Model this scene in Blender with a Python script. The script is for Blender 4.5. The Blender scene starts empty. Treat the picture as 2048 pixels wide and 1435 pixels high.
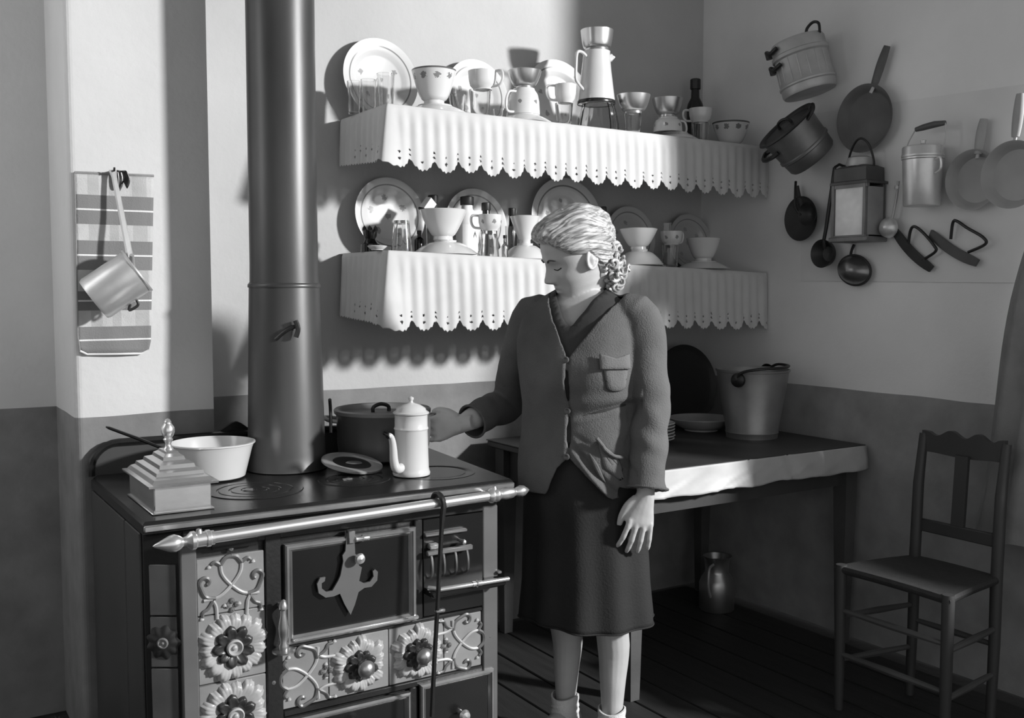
import bpy, bmesh, math, random
from mathutils import Vector as V, Matrix as MX, noise as NZ
pi = math.pi; R = math.radians; rnd = random.Random(7)
SC = bpy.context.scene; COL = SC.collection

# ---------------------------------------------------------------- camera, sky, window light, exposure
cam = bpy.data.cameras.new('camera'); cam.sensor_width = 36.0; cam.lens = 36.0*2039/2048
cam.clip_start = 0.05
co = bpy.data.objects.new('camera', cam); COL.objects.link(co)
co.location = (0, 0, 1.33); co.rotation_euler = (R(86), 0, R(-32.2)); SC.camera = co
cam.dof.use_dof = False

w = bpy.data.worlds.new('daylight'); SC.world = w; w.use_nodes = True
bg = w.node_tree.nodes['Background']; bg.inputs[0].default_value = (1, 1, 1, 1); bg.inputs[1].default_value = 0.72

def area(name, loc, target, size, power, shape='DISK', sy=None):
    l = bpy.data.lights.new(name, 'AREA'); l.shape = shape; l.size = size; l.energy = power
    if sy: l.size_y = sy
    o = bpy.data.objects.new(name, l); COL.objects.link(o); o.location = loc
    o.rotation_euler = (V(target)-V(loc)).to_track_quat('-Z', 'Y').to_euler(); return o
area('window_daylight', (5.0, -2.0, 2.95), (1.4, 3.2, 1.4), 0.42, 590)
area('left_window_daylight', (-.70, 2.90, 2.15), (.6, 3.15, 1.9), .46, 5, 'RECTANGLE', 1.0)

vs = SC.view_settings; vs.view_transform = 'Standard'; vs.look = 'None'; vs.gamma = 1; vs.exposure = 0.0
vs.use_curve_mapping = False

# ---------------------------------------------------------------- materials (all neutral grey: the photograph is black and white)
def nd(nt, t, **k):
    n = nt.nodes.new(t)
    for a, b in k.items():
        if a.startswith('i'): n.inputs[int(a[1:])].default_value = b
        else: setattr(n, a, b)
    return n
def mat(name, v, rough=.6, metal=0., var=.12, scale=6., bump=0., bscale=60., stretch=None, coat=0., spec=None):
    m = bpy.data.materials.new(name); m.use_nodes = True; nt = m.node_tree
    p = nt.nodes['Principled BSDF']; L = nt.links.new
    p.inputs['Roughness'].default_value = rough; p.inputs['Metallic'].default_value = metal
    if coat: p.inputs['Coat Weight'].default_value = coat; p.inputs['Coat Roughness'].default_value = .12
    if spec is not None: p.inputs['Specular IOR Level'].default_value = spec
    tc = nd(nt, 'ShaderNodeTexCoord'); mp = nd(nt, 'ShaderNodeMapping')
    if stretch: mp.inputs['Scale'].default_value = stretch
    L(tc.outputs['Object'], mp.inputs[0])
    n = nd(nt, 'ShaderNodeTexNoise'); n.inputs['Scale'].default_value = scale; n.inputs['Detail'].default_value = 5
    L(mp.outputs[0], n.inputs['Vector'])
    r = nd(nt, 'ShaderNodeMapRange', i1=.25, i2=.75, i3=v*(1-var), i4=v*(1+var)); L(n.outputs[0], r.inputs[0])
    L(r.outputs[0], p.inputs['Base Color']); m['col'] = 1
    if bump:
        b = nd(nt, 'ShaderNodeTexNoise'); b.inputs['Scale'].default_value = bscale; b.inputs['Detail'].default_value = 4
        L(mp.outputs[0], b.inputs['Vector'])
        bm_ = nd(nt, 'ShaderNodeBump'); bm_.inputs['Strength'].default_value = bump; bm_.inputs['Distance'].default_value = .004
        L(b.outputs[0], bm_.inputs['Height']); L(bm_.outputs[0], p.inputs['Normal'])
    return m
def basein(m):
    nt = m.node_tree; p = nt.nodes['Principled BSDF']; l = p.inputs['Base Color'].links[0]
    return nt, p, l.from_socket
def mixin(m, fac_socket, v):
    """where fac is 1 the surface takes grey v"""
    nt, p, s = basein(m)
    x = nd(nt, 'ShaderNodeMix'); x.data_type = 'FLOAT'
    nt.links.new(fac_socket, x.inputs[0]); nt.links.new(s, x.inputs[2]); x.inputs[3].default_value = v
    nt.links.new(x.outputs[0], p.inputs['Base Color'])
def mth(nt, op, a, b=None, clamp=False):
    n = nd(nt, 'ShaderNodeMath', operation=op); n.use_clamp = clamp
    for i, s in ((0, a), (1, b)):
        if s is None: continue
        if isinstance(s, (int, float)): n.inputs[i].default_value = s
        else: nt.links.new(s, n.inputs[i])
    return n.outputs[0]
def objxyz(nt):
    tc = nd(nt, 'ShaderNodeTexCoord'); s = nd(nt, 'ShaderNodeSeparateXYZ'); nt.links.new(tc.outputs['Object'], s.inputs[0])
    return tc.outputs['Object'], s.outputs[0], s.outputs[1], s.outputs[2]
def band(nt, s, a, b):
    return mth(nt, 'MULTIPLY', mth(nt, 'GREATER_THAN', s, a), mth(nt, 'LESS_THAN', s, b))
def dabs(m, pts, rad, v):
    """small painted motifs at given object-space points"""
    nt, p, _ = basein(m); oc, x, y, z = objxyz(nt)
    nz = nd(nt, 'ShaderNodeTexNoise'); nz.inputs['Scale'].default_value = 140; nt.links.new(oc, nz.inputs['Vector'])
    tot = None
    for q in pts:
        d = nd(nt, 'ShaderNodeVectorMath', operation='DISTANCE'); nt.links.new(oc, d.inputs[0]); d.inputs[1].default_value = q
        tot = d.outputs['Value'] if tot is None else mth(nt, 'MINIMUM', tot, d.outputs['Value'])
    e = mth(nt, 'ADD', tot, mth(nt, 'MULTIPLY', mth(nt, 'SUBTRACT', nz.outputs[0], .5), rad*2.2))
    mixin(m, mth(nt, 'LESS_THAN', e, rad), v)
def ring_line(m, r0, r1, v):
    nt, p, _ = basein(m); oc, x, y, z = objxyz(nt)
    rr = mth(nt, 'SQRT', mth(nt, 'ADD', mth(nt, 'MULTIPLY', x, x), mth(nt, 'MULTIPLY', y, y)))
    mixin(m, band(nt, rr, r0, r1), v)
def zline(m, z0, z1, v):
    nt, p, _ = basein(m); oc, x, y, z = objxyz(nt); mixin(m, band(nt, z, z0, z1), v)

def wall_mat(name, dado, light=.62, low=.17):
    m = mat(name, light, .9, 0, .10, 2.2, .35, 45); nt, p, s = basein(m); oc, x, y, z = objxyz(nt)
    n = nd(nt, 'ShaderNodeTexNoise'); n.inputs['Scale'].default_value = 3; nt.links.new(oc, n.inputs['Vector'])
    n2 = nd(nt, 'ShaderNodeTexNoise'); n2.inputs['Scale'].default_value = 9; n2.inputs['Detail'].default_value = 8; nt.links.new(oc, n2.inputs['Vector'])
    zz = mth(nt, 'ADD', z, mth(nt, 'MULTIPLY', mth(nt, 'SUBTRACT', n.outputs[0], .5), .012))
    lo = nd(nt, 'ShaderNodeMapRange', i1=.3, i2=.7, i3=low*.82, i4=low*1.15); nt.links.new(n2.outputs[0], lo.inputs[0])
    x_ = nd(nt, 'ShaderNodeMix'); x_.data_type = 'FLOAT'
    nt.links.new(mth(nt, 'LESS_THAN', zz, dado), x_.inputs[0]); nt.links.new(s, x_.inputs[2]); nt.links.new(lo.outputs[0], x_.inputs[3])
    nt.links.new(x_.outputs[0], p.inputs['Base Color']); return m
M = {}
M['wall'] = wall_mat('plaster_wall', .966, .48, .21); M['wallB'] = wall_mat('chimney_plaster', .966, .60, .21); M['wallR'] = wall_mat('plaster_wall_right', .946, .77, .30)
M['ceil'] = mat('ceiling_plaster', .6, .9); M['floor'] = mat('floor_boards', .026, .6, 0, .35, 3, .3, 30, (14, 1, 1))
M['iron'] = mat('black_iron', .012, .42, 0, .4, 8, .15, 90, spec=.5)
M['irontop'] = mat('stove_top_iron', .02, .26, .35, .4, 9, .12, 60)
M['steel'] = mat('grey_steel', .42, .30, .85, .2, 14, .05, 80)
M['greyenamel'] = mat('grey_enamel_strip', .115, .38, 0, .12, 10)
M['darkenamel'] = mat('dark_enamel_panel', .009, .26, 0, .3, 5)
M['sidepanel'] = mat('stove_side_panel', .055, .38, 0, .2, 4)
M['nickel'] = mat('polished_nickel', .78, .27, .85, .06, 12)
M['dullnickel'] = mat('dull_nickel', .45, .34, .9, .15, 12)
M['brass'] = mat('brass', .62, .24, .85, .12, 10, .05, 40)
M['pipe'] = mat('stove_pipe_sheet', .085, .40, .55, .35, 3.5, .12, 14, (1, 1, .35))
M['tile'] = mat('grey_glazed_tile', .24, .35, 0, .15, 14, .1, 60, coat=.25)
M['tiledark'] = mat('dark_glazed_tile', .09, .35, 0, .2, 14)
M['petal'] = mat('pale_petal_relief', .40, .4, 0, .15, 40, coat=.25); M['petaldark'] = mat('dark_petal_relief', .03, .35, 0, .3, 30)
M['reliefgrey'] = mat('mid_grey_relief', .12, .35, 0, .25, 30)
M['china'] = mat('white_china', .62, .22, 0, .03, 5, coat=.5)
M['enamel'] = mat('white_enamel', .58, .25, 0, .06, 6, coat=.4)
M['enamelgrey'] = mat('worn_grey_enamel', .42, .35, 0, .2, 7)
M['alu'] = mat('aluminium', .66, .36, .6, .1, 20, .04, 120)
M['alubowl'] = mat('shiny_bowl_metal', .62, .28, .92, .08, 20); M['lanterntin'] = mat('lantern_tin', .20, .5, .4, .25, 12); M['lanternhood'] = mat('lantern_hood', .09, .55, .3, .25, 12); M['lanternside'] = mat('lantern_side_tin', .34, .5, .3, .2, 12); M['tin'] = mat('dull_tin', .44, .48, .4, .2, 12)
M['darkpan'] = mat('blackened_pan', .035, .5, .3, .35, 10)
M['zinc'] = mat('zinc_pail', .30, .45, .7, .2, 9)
M['paper'] = mat('shelf_paper', .53, .85, 0, .07, 9, .15, 25); M['oil'] = mat('table_oilcloth', .42, .55, 0, .16, 8, .2, 20)
M['oildark'] = mat('table_top_oilcloth', .04, .5, 0, .25, 6)
M['wood'] = mat('dark_wood', .04, .5, 0, .3, 5, .2, 40, (1, 1, .12)); M['wood2'] = mat('grey_wood', .07, .6, 0, .3, 6, .2, 40)
M['rush'] = mat('rush_seat', .03, .8, 0, .35, 30, .6, 120, (8, 1, 1))
M['dark'] = mat('dark_bottle_glass', .012, .12, 0, .2, 8); M['cap'] = mat('black_cap', .014, .45)
M['label'] = mat('paper_label', .75, .8, 0, .08, 14)
M['grip'] = mat('worn_wood_grip', .09, .55, 0, .3, 8)
M['coat'] = mat('grey_coat_cloth', .26, .95, 0, .2, 8, .4, 160)
def glass(name, rough=.03, tint=.93):
    m = bpy.data.materials.new(name); m.use_nodes = True; p = m.node_tree.nodes['Principled BSDF']
    p.inputs['Base Color'].default_value = (tint,)*3+(1,); p.inputs['Roughness'].default_value = rough
    p.inputs['Transmission Weight'].default_value = 1; p.inputs['IOR'].default_value = 1.45
    return m
M['glass'] = glass('drinking_glass', .03); M['lampglass'] = glass('lantern_glass', .25, .8)

# ---------------------------------------------------------------- mesh helpers
class B:
    def __init__(s): s.v = []; s.f = []; s.m = MX.Identity(4)
    def at(s, *loc, rot=None, scale=None):
        s.m = MX.Translation(V(loc))
        if rot is not None: s.m = s.m @ rot
        if scale: s.m = s.m @ MX.Diagonal((*scale, 1))
        return s
    def add(s, vs, fs):
        k = len(s.v); s.v += [s.m @ V(p) for p in vs]; s.f += [tuple(i+k for i in f) for f in fs]; return s
    def grid(s, rows, cu=False, cv=False, cap0=False, cap1=False):
        n = len(rows); m = len(rows[0]); vs = [p for r in rows for p in r]; fs = []
        for i in range(n if cv else n-1):
            for j in range(m if cu else m-1):
                fs.append((i*m+j, i*m+(j+1) % m, ((i+1) % n)*m+(j+1) % m, ((i+1) % n)*m+j))
        if cap0: fs.append(tuple(range(m))[::-1])
        if cap1: fs.append(tuple((n-1)*m+j for j in range(m)))
        return s.add(vs, fs)
    def box(s, x0, x1, y0, y1, z0, z1, bev=0., seg=1):
        if bev:
            bm = bmesh.new(); bmesh.ops.create_cube(bm, size=1)
            for v_ in bm.verts: v_.co = V(((x0+x1)/2+v_.co.x*(x1-x0), (y0+y1)/2+v_.co.y*(y1-y0), (z0+z1)/2+v_.co.z*(z1-z0)))
            bmesh.ops.bevel(bm, geom=bm.edges[:], offset=bev, segments=seg, affect='EDGES', profile=.5)
            bm.verts.index_update(); s.add([v_.co for v_ in bm.verts], [[v_.index for v_ in f.verts] for f in bm.faces]); bm.free(); return s
        vs = [(x, y, z) for z in (z0, z1) for y in (y0, y1) for x in (x0, x1)]
        return s.add(vs, [(0, 2, 3, 1), (4, 5, 7, 6), (0, 1, 5, 4), (2, 6, 7, 3), (0, 4, 6, 2), (1, 3, 7, 5)])
    def lathe(s, prof, n=32, cap0=False, cap1=False, sx=1., sy=1.):
        rows = [[(r*math.cos(2*pi*k/n)*sx, r*math.sin(2*pi*k/n)*sy, z) for k in range(n)] for r, z in prof]
        return s.grid(rows, True, False, cap0, cap1)
    def tube(s, pts, r, n=10, closed=False, caps=True, flat=1.):
        pts = [V(p) for p in pts]; N = len(pts); rows = []; up = None
        for i, p in enumerate(pts):
            a = pts[(i-1) % N] if (closed or i > 0) else p; b = pts[(i+1) % N] if (closed or i < N-1) else p
            t = (b-a).normalized()
            if up is None:
                up = V((0, 0, 1)) if abs(t.z) < .9 else V((1, 0, 0))
            x = up.cross(t)
            if x.length < 1e-6: x = V((1, 0, 0)).cross(t)
            x.normalize(); up = t.cross(x); rr = r[i] if isinstance(r, (list, tuple)) else r
            rows.append([p+(x*math.cos(2*pi*k/n)*rr+up*math.sin(2*pi*k/n)*rr*flat) for k in range(n)])
        return s.grid(rows, True, closed, caps and not closed, caps and not closed)
    def prism(s, poly, d0, d1):
        """polygon in local xz, extruded along y from d0 to d1"""
        n = len(poly); vs = [(x, d0, z) for x, z in poly]+[(x, d1, z) for x, z in poly]
        fs = [tuple(range(n)), tuple(range(2*n-1, n-1, -1))]+[(i, i+n, (i+1) % n+n, (i+1) % n) for i in range(n)]
        return s.add(vs, fs)
    def build(s, name, m, parent=None, smooth=40, loc=None, rot=None):
        me = bpy.data.meshes.new(name); me.from_pydata([tuple(p) for p in s.v], [], s.f); me.validate()
        bm = bmesh.new(); bm.from_mesh(me); bmesh.ops.recalc_face_normals(bm, faces=bm.faces); bm.to_mesh(me); bm.free()
        if smooth:
            me.polygons.foreach_set('use_smooth', [True]*len(me.polygons)); me.set_sharp_from_angle(angle=R(smooth))
        me.materials.append(M[m] if isinstance(m, str) else m)
        o = bpy.data.objects.new(name, me); COL.objects.link(o)
        if parent: o.parent = parent
        if loc is not None: o.location = loc
        if rot is not None: o.rotation_euler = rot
        return o
def tag(o, label=None, cat=None, group=None, kind=None):
    if label: o['label'] = label
    if cat: o['category'] = cat
    if group: o['group'] = group
    if kind: o['kind'] = kind
    return o
def thing(name, label, cat, loc=(0, 0, 0), rot=None, group=None):
    o = bpy.data.objects.new(name, None); o.empty_display_size = .05; COL.objects.link(o); o.location = loc
    if rot is not None:
        if isinstance(rot, MX): o.rotation_euler = rot.to_euler()
        else: o.rotation_euler = rot
    return tag(o, label, cat, group)
def catmull(pts, n=6, closed=False):
    P = [V(p) for p in pts]; N = len(P); out = []
    rng = range(N if closed else N-1)
    for i in rng:
        g = (lambda k: P[k % N]) if closed else (lambda k: P[min(max(k, 0), N-1)])
        a, b, c, d = g(i-1), g(i), g(i+1), g(i+2)
        for k in range(n):
            t = k/n; out.append(.5*((2*b)+(c-a)*t+(2*a-5*b+4*c-d)*t*t+(3*b-a-3*c+d)*t**3))
    if not closed: out.append(P[-1].copy())
    return out
def RX(a): return MX.Rotation(a, 4, 'X')
def RY(a): return MX.Rotation(a, 4, 'Y')
def RZ(a): return MX.Rotation(a, 4, 'Z')

# ---------------------------------------------------------------- room
XR = 3.13; YB = 3.40; YC = 3.06
def struct(b, name, m): return tag(b.build(name, m, smooth=0), kind='structure')
struct(B().box(.866, XR+.2, YB, YB+.2, 0, 2.9), 'wall_back', 'wall'); struct(B().box(-.7, .866, YB, YB+.2, 0, 2.9), 'wall_alcove', 'wallB')  # alcove stretch takes the lighter plaster, adding to its side light by colour
bc = B()      # chimney breast standing proud of the back wall, its left edge slightly rounded
pl = [(.478+.02*(1-math.cos(a)), YC+.02*(1-math.sin(a))) for a in [k*pi/2/5 for k in range(6)]]
poly = [(.478, YB)]+pl+[(.866, YC), (.866, YB)]
bc.add([(x, y, 0) for x, y in poly]+[(x, y, 2.9) for x, y in poly], [(i, (i+1) % len(poly), (i+1) % len(poly)+len(poly), i+len(poly)) for i in range(len(poly))])
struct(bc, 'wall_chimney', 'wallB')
# right wall with a window opening just outside the frame (towards the camera)
wy0, wy1, wz0, wz1 = -.60, 1.86, 1.0, 2.80
rw = B()
for a in ((wy1, YB, 0, 2.9), (-1.5, wy0, 0, 2.9), (wy0, wy1, 0, wz0), (wy0, wy1, wz1, 2.9)): rw.box(XR, XR+.12, *a)
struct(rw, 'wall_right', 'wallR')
lw = B(); ly0, ly1, lz0, lz1 = 2.62, 3.20, 1.35, 2.70      # left wall with a second window, out of the frame
for a in ((ly1, YB, 0, 2.9), (.9, ly0, 0, 2.9), (ly0, ly1, 0, lz0), (ly0, ly1, lz1, 2.9)): lw.box(-.66, -.54, *a)
struct(lw, 'wall_left', 'ceil')
wf = B()
for a in ((ly0, ly0+.04, lz0, lz1), (ly1-.04, ly1, lz0, lz1), (ly0, ly1, lz0, lz0+.04), (ly0, ly1, lz1-.04, lz1)): wf.box(-.65, -.62, *a)
struct(wf, 'window_2', 'wood2')
wf = B()
for a in ((wy0, wy0+.05, wz0, wz1), (wy1-.04, wy1, wz0, wz1), (wy0, wy1, wz0, wz0+.05), (wy0, wy1, wz1-.05, wz1)): wf.box(XR+.085, XR+.115, *a)
struct(wf, 'window_1', 'wood2')
struct(B().box(-2.6, XR+.2, -1.5, YB+.2, 2.9, 3.0), 'ceiling', 'ceil')
fl = struct(B().box(-2.6, XR+.2, -1.5, YB+.2, -.12, -.02), 'floor', 'wood')
pw = .145; pm = B().box(-pw/2+.003, pw/2-.003, -2.42, 2.42, -.02, 0, .003)
k = 0
for i in range(23):
    x = -.06+i*pw
    if x > XR-.05: break
    if k == 0: p0 = pm.build('plank', 'floor', fl); p0.location = (x, .98, 0)
    else:
        p = p0.copy(); COL.objects.link(p); p.parent = fl; p.location = (x, .98+rnd.uniform(-.03, .0), rnd.uniform(-.002, .0))
    k += 1

# ---------------------------------------------------------------- shelves and their paper edging
def shelf(name, label, z0, slope, y0=3.012):
    zf = lambda x: z0+slope*(x-1.42)
    t = thing(name, label, 'shelf', (1.43, y0, z0))
    b = B(); xs = (1.432, XR-.004)
    vs = [(x, y, zf(x)-d) for d in (.004, .028) for y in (y0, YB) for x in xs]
    b.add([(x-1.43, y-y0, z-z0) for x, y, z in vs], [(0, 1, 3, 2), (4, 6, 7, 5), (0, 4, 5, 1), (2, 3, 7, 6), (0, 2, 6, 4), (1, 5, 7, 3)])
    b.build('board', 'wood2', t, smooth=0)
    return zf
def edging(name, label, zf, D0, D1, seed):
    rr = random.Random(seed); b = B(); y0 = 3.0; rad = .018; xl = 1.42; La = .37; Lb = XR-.006-xl
    step = .0032; P = .088; n = int((La+Lb)/step); rows_n = 66; pos = []
    ph = [rr.uniform(-1, 1) for _ in range(60)]
    def hole(u, dist, s):
        k = ph[int(s/P) % 60]
        for cu, cd, r in ((0, .030, .0052), (0, .052, .0046 if k > -.3 else .002), (.5, .048, .0046), (.5, .064, .003 if k > 0 else .0042), (-.5, .048, .0046), (-.5, .064, .003 if k > 0 else .0042)):
            if abs((u-cu)*P)+abs(dist-cd) < r: return True
        return False
    ds = []
    for j in range(n+1):
        s = j*step; u = ((s-La)/P+.18) % 1.0-.5
        if s < La: e = V((xl, y0+La-s, 0)); o = V((-1, 0, 0)); fade_c = max(0, 1-(La-s)/.08)
        else: e = V((xl+s-La, y0, 0)); o = V((0, -1, 0)); fade_c = max(0, 1-(s-La)/.08)
        a = (s-La)/.03
        if abs(a) < 1: o = V((-.5*(1-a), -.5*(1+a), 0)).normalized()
        fx = min(max((e.x-xl)/Lb, 0), 1); D = D0+(D1-D0)*fx
        tri = abs(((s/.0145) % 1)-.5)*2
        lobe = (abs(2*u))**2.2
        d = D-.036*lobe-.007*tri-.004*ph[int(s/P) % 60]
        if s < La: d = D-.02-.006*tri-.02*(La-s)/La
        ds.append(d); col = []
        pleat = (.5+.5*math.cos(2*pi*(u*2+.5)))*.006+.005*NZ.noise(V((s*5, seed, 0)))
        for i in range(rows_n+1):
            v_ = i/rows_n*d; f = min(1, v_/.06); f2 = (v_/D)
            off = .004+pleat*f+.010*f2+.05*fade_c*fade_c*f2+.014*f2*NZ.noise(V((s*2.2, seed+3, v_*2)))
            if v_ < .012: off -= .004*(1-v_/.012)
            col.append(e+o*off+V((0, 0, zf(e.x)+.0015-v_)))
        pos.append(col)
    vs = [p for c in pos for p in c]; fs = []; m = rows_n+1
    for j in range(n):
        s = (j+.5)*step; u = ((s-La)/P+.18) % 1.0-.5; d = (ds[j]+ds[j+1])/2
        for i in range(rows_n):
            v_ = (i+.5)/rows_n*d; D = d
            if s > La-.25 and hole(u, max(ds[max(j-13, 0):j+14])-v_, s): continue
            fs.append((j*m+i, (j+1)*m+i, (j+1)*m+i+1, j*m+i+1))
    b.add(vs, fs)
    k = len(b.v); nx = 30      # flat sheet on the board
    b.grid([[(xl+Lb*i/nx, y, zf(xl+Lb*i/nx)+.0015+.0006*math.sin(i*1.7)) for i in range(nx+1)] for y in (y0-.001, 3.2, YB-.004)])
    o = b.build(name, 'paper', smooth=60)
    so = o.modifiers.new('thickness', 'SOLIDIFY'); so.thickness = .0009; so.offset = -1
    return tag(o, label, 'shelf paper')
zu = shelf('wall_shelf', 'upper wooden wall shelf under the crowded top row of crockery', 1.9135, -.0082)
edging('shelf_edging', 'pale pleated paper edging with cut scallops on the upper shelf', zu, .205, .215, 3)
zl = shelf('wall_shelf', 'lower wooden wall shelf behind the head of the woman', 1.4485, -.0345)
edging('shelf_edging', 'pale pleated paper edging with cut scallops on the lower shelf', zl, .262, .232, 11)

# ---------------------------------------------------------------- kitchen range
ST = thing('kitchen_range', 'black iron cooking range with flower tiled front and polished rail', 'stove', (1.0, 2.7, 0))
def sp(b, name, m, parent=ST, smooth=40):      # part given in room coordinates, stored relative to the range
    b.v = [p-V((1.0, 2.7, 0)) for p in b.v]; return b.build(name, m, parent, smooth)
FY = 2.375; SX0, SX1 = .517, 1.475
# body panels
b = B(); b.add([(x, y, z) for z in (.0, .765) for x, y in ((.517, 2.425), (.592, 2.379), (SX1-.035, 2.379), (SX1-.03, 3.04), (.517, 3.04))],
  [(0, 1, 2, 3, 4), (9, 8, 7, 6, 5), (0, 5, 6, 1), (1, 6, 7, 2), (2, 7, 8, 3), (3, 8, 9, 4), (4, 9, 5, 0)])
sp(b, 'body', 'iron', smooth=0)
b = B().box(.511, .5175, 2.44, 2.60, .02, .76, .002).box(.511, .5175, 2.61, 3.035, .02, .76, .002); sp(b, 'side_panel', 'sidepanel', smooth=0)
# top plate: outline with rounded back corner, thick rim
b = B(); poly = [(.505, 2.369), (1.497, 2.372), (1.565, 3.05), (1.55, 3.065), (.56, 3.065), (.522, 3.05), (.506, 3.01)]
vs = [(x, y, z) for z in (.764, .792, .80) for x, y in poly]
cx, cy = 1.02, 2.72
ins = lambda x, y, d: (x+(d if x < cx else -d), y+(d if y < cy else -d))
vs = [(*ins(x, y, .012), .764) for x, y in poly]+[(x, y, .772) for x, y in poly]+[(x, y, .793) for x, y in poly]+[(*ins(x, y, .006), .80) for x, y in poly]
n = len(poly); fs = [tuple(range(n))[::-1], tuple(range(3*n, 4*n))]
for r in range(3): fs += [(r*n+i, r*n+(i+1) % n, (r+1)*n+(i+1) % n, (r+1)*n+i) for i in range(n)]
b.add(vs, fs); TOP = sp(b, 'top_plate', 'irontop', smooth=30)
b = B().box(.506, 1.497, 2.362, 2.372, .776, .792, .003); sp(b, 'top_edge_strip', 'steel')
# hot plates: engraved rings on the top plate, one open hole at the right
def hob(x, y, r, rings=4, hole=False):
    b = B().at(x, y, .8)
    if hole:
        b.lathe([(r, .0008), (r*.80, .0012), (r*.78, -.0), (r*.74, .0003)], 40); o = sp(b, 'hot_plate_ring', 'irontop', TOP)
        c = B().at(x, y, .8); c.lathe([(r*.76, .0006), (r*.2, .0004), (.001, .0004)], 32); sp(c, 'open_hole', 'darkenamel', TOP); return
    prof = []
    for i in range(rings):
        r1 = r*(1-i/rings); r2 = r*(1-(i+.82)/rings); prof += [(r1, .0002), (r1-.002, .0022), (r2, .0022), (r2-.001, .0002)]
    b.lathe(prof+[(.001, .0002)], 44); sp(b, 'hot_plate_ring', 'irontop', TOP)
    c = B().at(x-.02, y, .802); c.box(-.014, .014, -.004, .004, 0, .003, .001); sp(c, 'lifting_slot', 'steel', TOP)
hob(.84, 2.60, .125, 4); hob(1.12, 2.60, .10, 4); hob(1.36, 2.575, .115, 2, True)
# splash guard along the back with a rounded left end and a rolled rim
gp = [(.512, .80)]+[(.512+.075*(1-math.cos(a)), .815+.075*math.sin(a)) for a in [k*pi/2/7 for k in range(8)]]+[(.92, .888), (1.26, .880), (1.30, .86), (1.30, .80)]
b = B(); b.prism(gp, 3.045, 3.06); sp(b, 'splash_guard', 'sidepanel')
b = B(); b.tube([(x, 3.04, z) for x, z in gp], .011, 8); sp(b, 'guard_rim', 'irontop')
b = B(); b.prism([(.512, .80)]+[(.512+.06*(1-math.cos(a)), .82+.05*math.sin(a)) for a in [k*pi/2/5 for k in range(6)]]+[(.62, .80)], 2.97, 2.99)
# chamfered corner with small dark tiles
ch0, ch1 = V((.517, 2.422, 0)), V((.590, 2.377, 0)); chd = (ch1-ch0); cl = chd.length; chd.normalize(); chn = V((chd.y, -chd.x, 0))
def onch(u, w_, z): p = ch0+chd*u+chn*w_; return (p.x, p.y, z)
rot = MX((( chd.x, -chn.x, 0, 0), (chd.y, -chn.y, 0, 0), (0, 0, 1, 0), (0, 0, 0, 1)))
for i in range(6):
    z1 = .690-i*.123; z0 = max(z1-.119, .03)
    b = B().at(ch0.x, ch0.y, 0, rot=rot); b.box(.012, cl-.012, -.005, .003, z0, z1, .0015)
    tl = sp(b, 'corner_tile', 'tiledark')
    if i % 2 == 1 and z1 > .1:
        zc = (z0+z1)/2; c = B().at(*onch(cl/2, .005, zc), rot=rot @ RX(pi/2))
        rows = []
        for r_, h in ((.004, .006), (.016, .007), (.030, .005), (.038, .001)):
            rows.append([(r_*math.cos(a)*(1+.10*math.cos(9*a)), r_*math.sin(a)*(1+.10*math.cos(9*a)), h) for a in [2*pi*k/54 for k in range(54)]])
        c.grid(rows, True, False, True); sp(c, 'dark_flower', 'petaldark', tl)
        c = B().at(*onch(cl/2, .012, zc), rot=rot @ RX(pi/2)); c.lathe([(.013, -.003), (.013, .002), (.010, .003), (.009, 0), (.004, 0), (.003, .003), (.0005, .004)], 20); sp(c, 'flower_eye', 'tile', tl)
# grey uprights and dark frame bars
def bar(x0, x1, z0, z1, m, name, y1=2.366, bev=.003):
    return sp(B().box(x0, x1, y1, 2.385, z0, z1, bev), name, m)
bar(.585, .622, .02, .735, 'greyenamel', 'upright_strip', 2.363); bar(1.395, 1.442, .02, .735, 'greyenamel', 'upright_strip', 2.363)
bar(.785, .826, .02, .735, 'iron', 'frame_bar', 2.364)
bar(.592, 1.442, .722, .766, 'iron', 'frame_bar', 2.366); bar(.826, 1.395, .445, .456, 'iron', 'frame_bar', 2.366); bar(.826, 1.395, .274, .292, 'iron', 'frame_bar', 2.366)
bar(1.189, 1.212, .456, .722, 'iron', 'frame_bar', 2.366); bar(1.171, 1.195, .02, .275, 'iron', 'frame_bar', 2.366)
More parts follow.
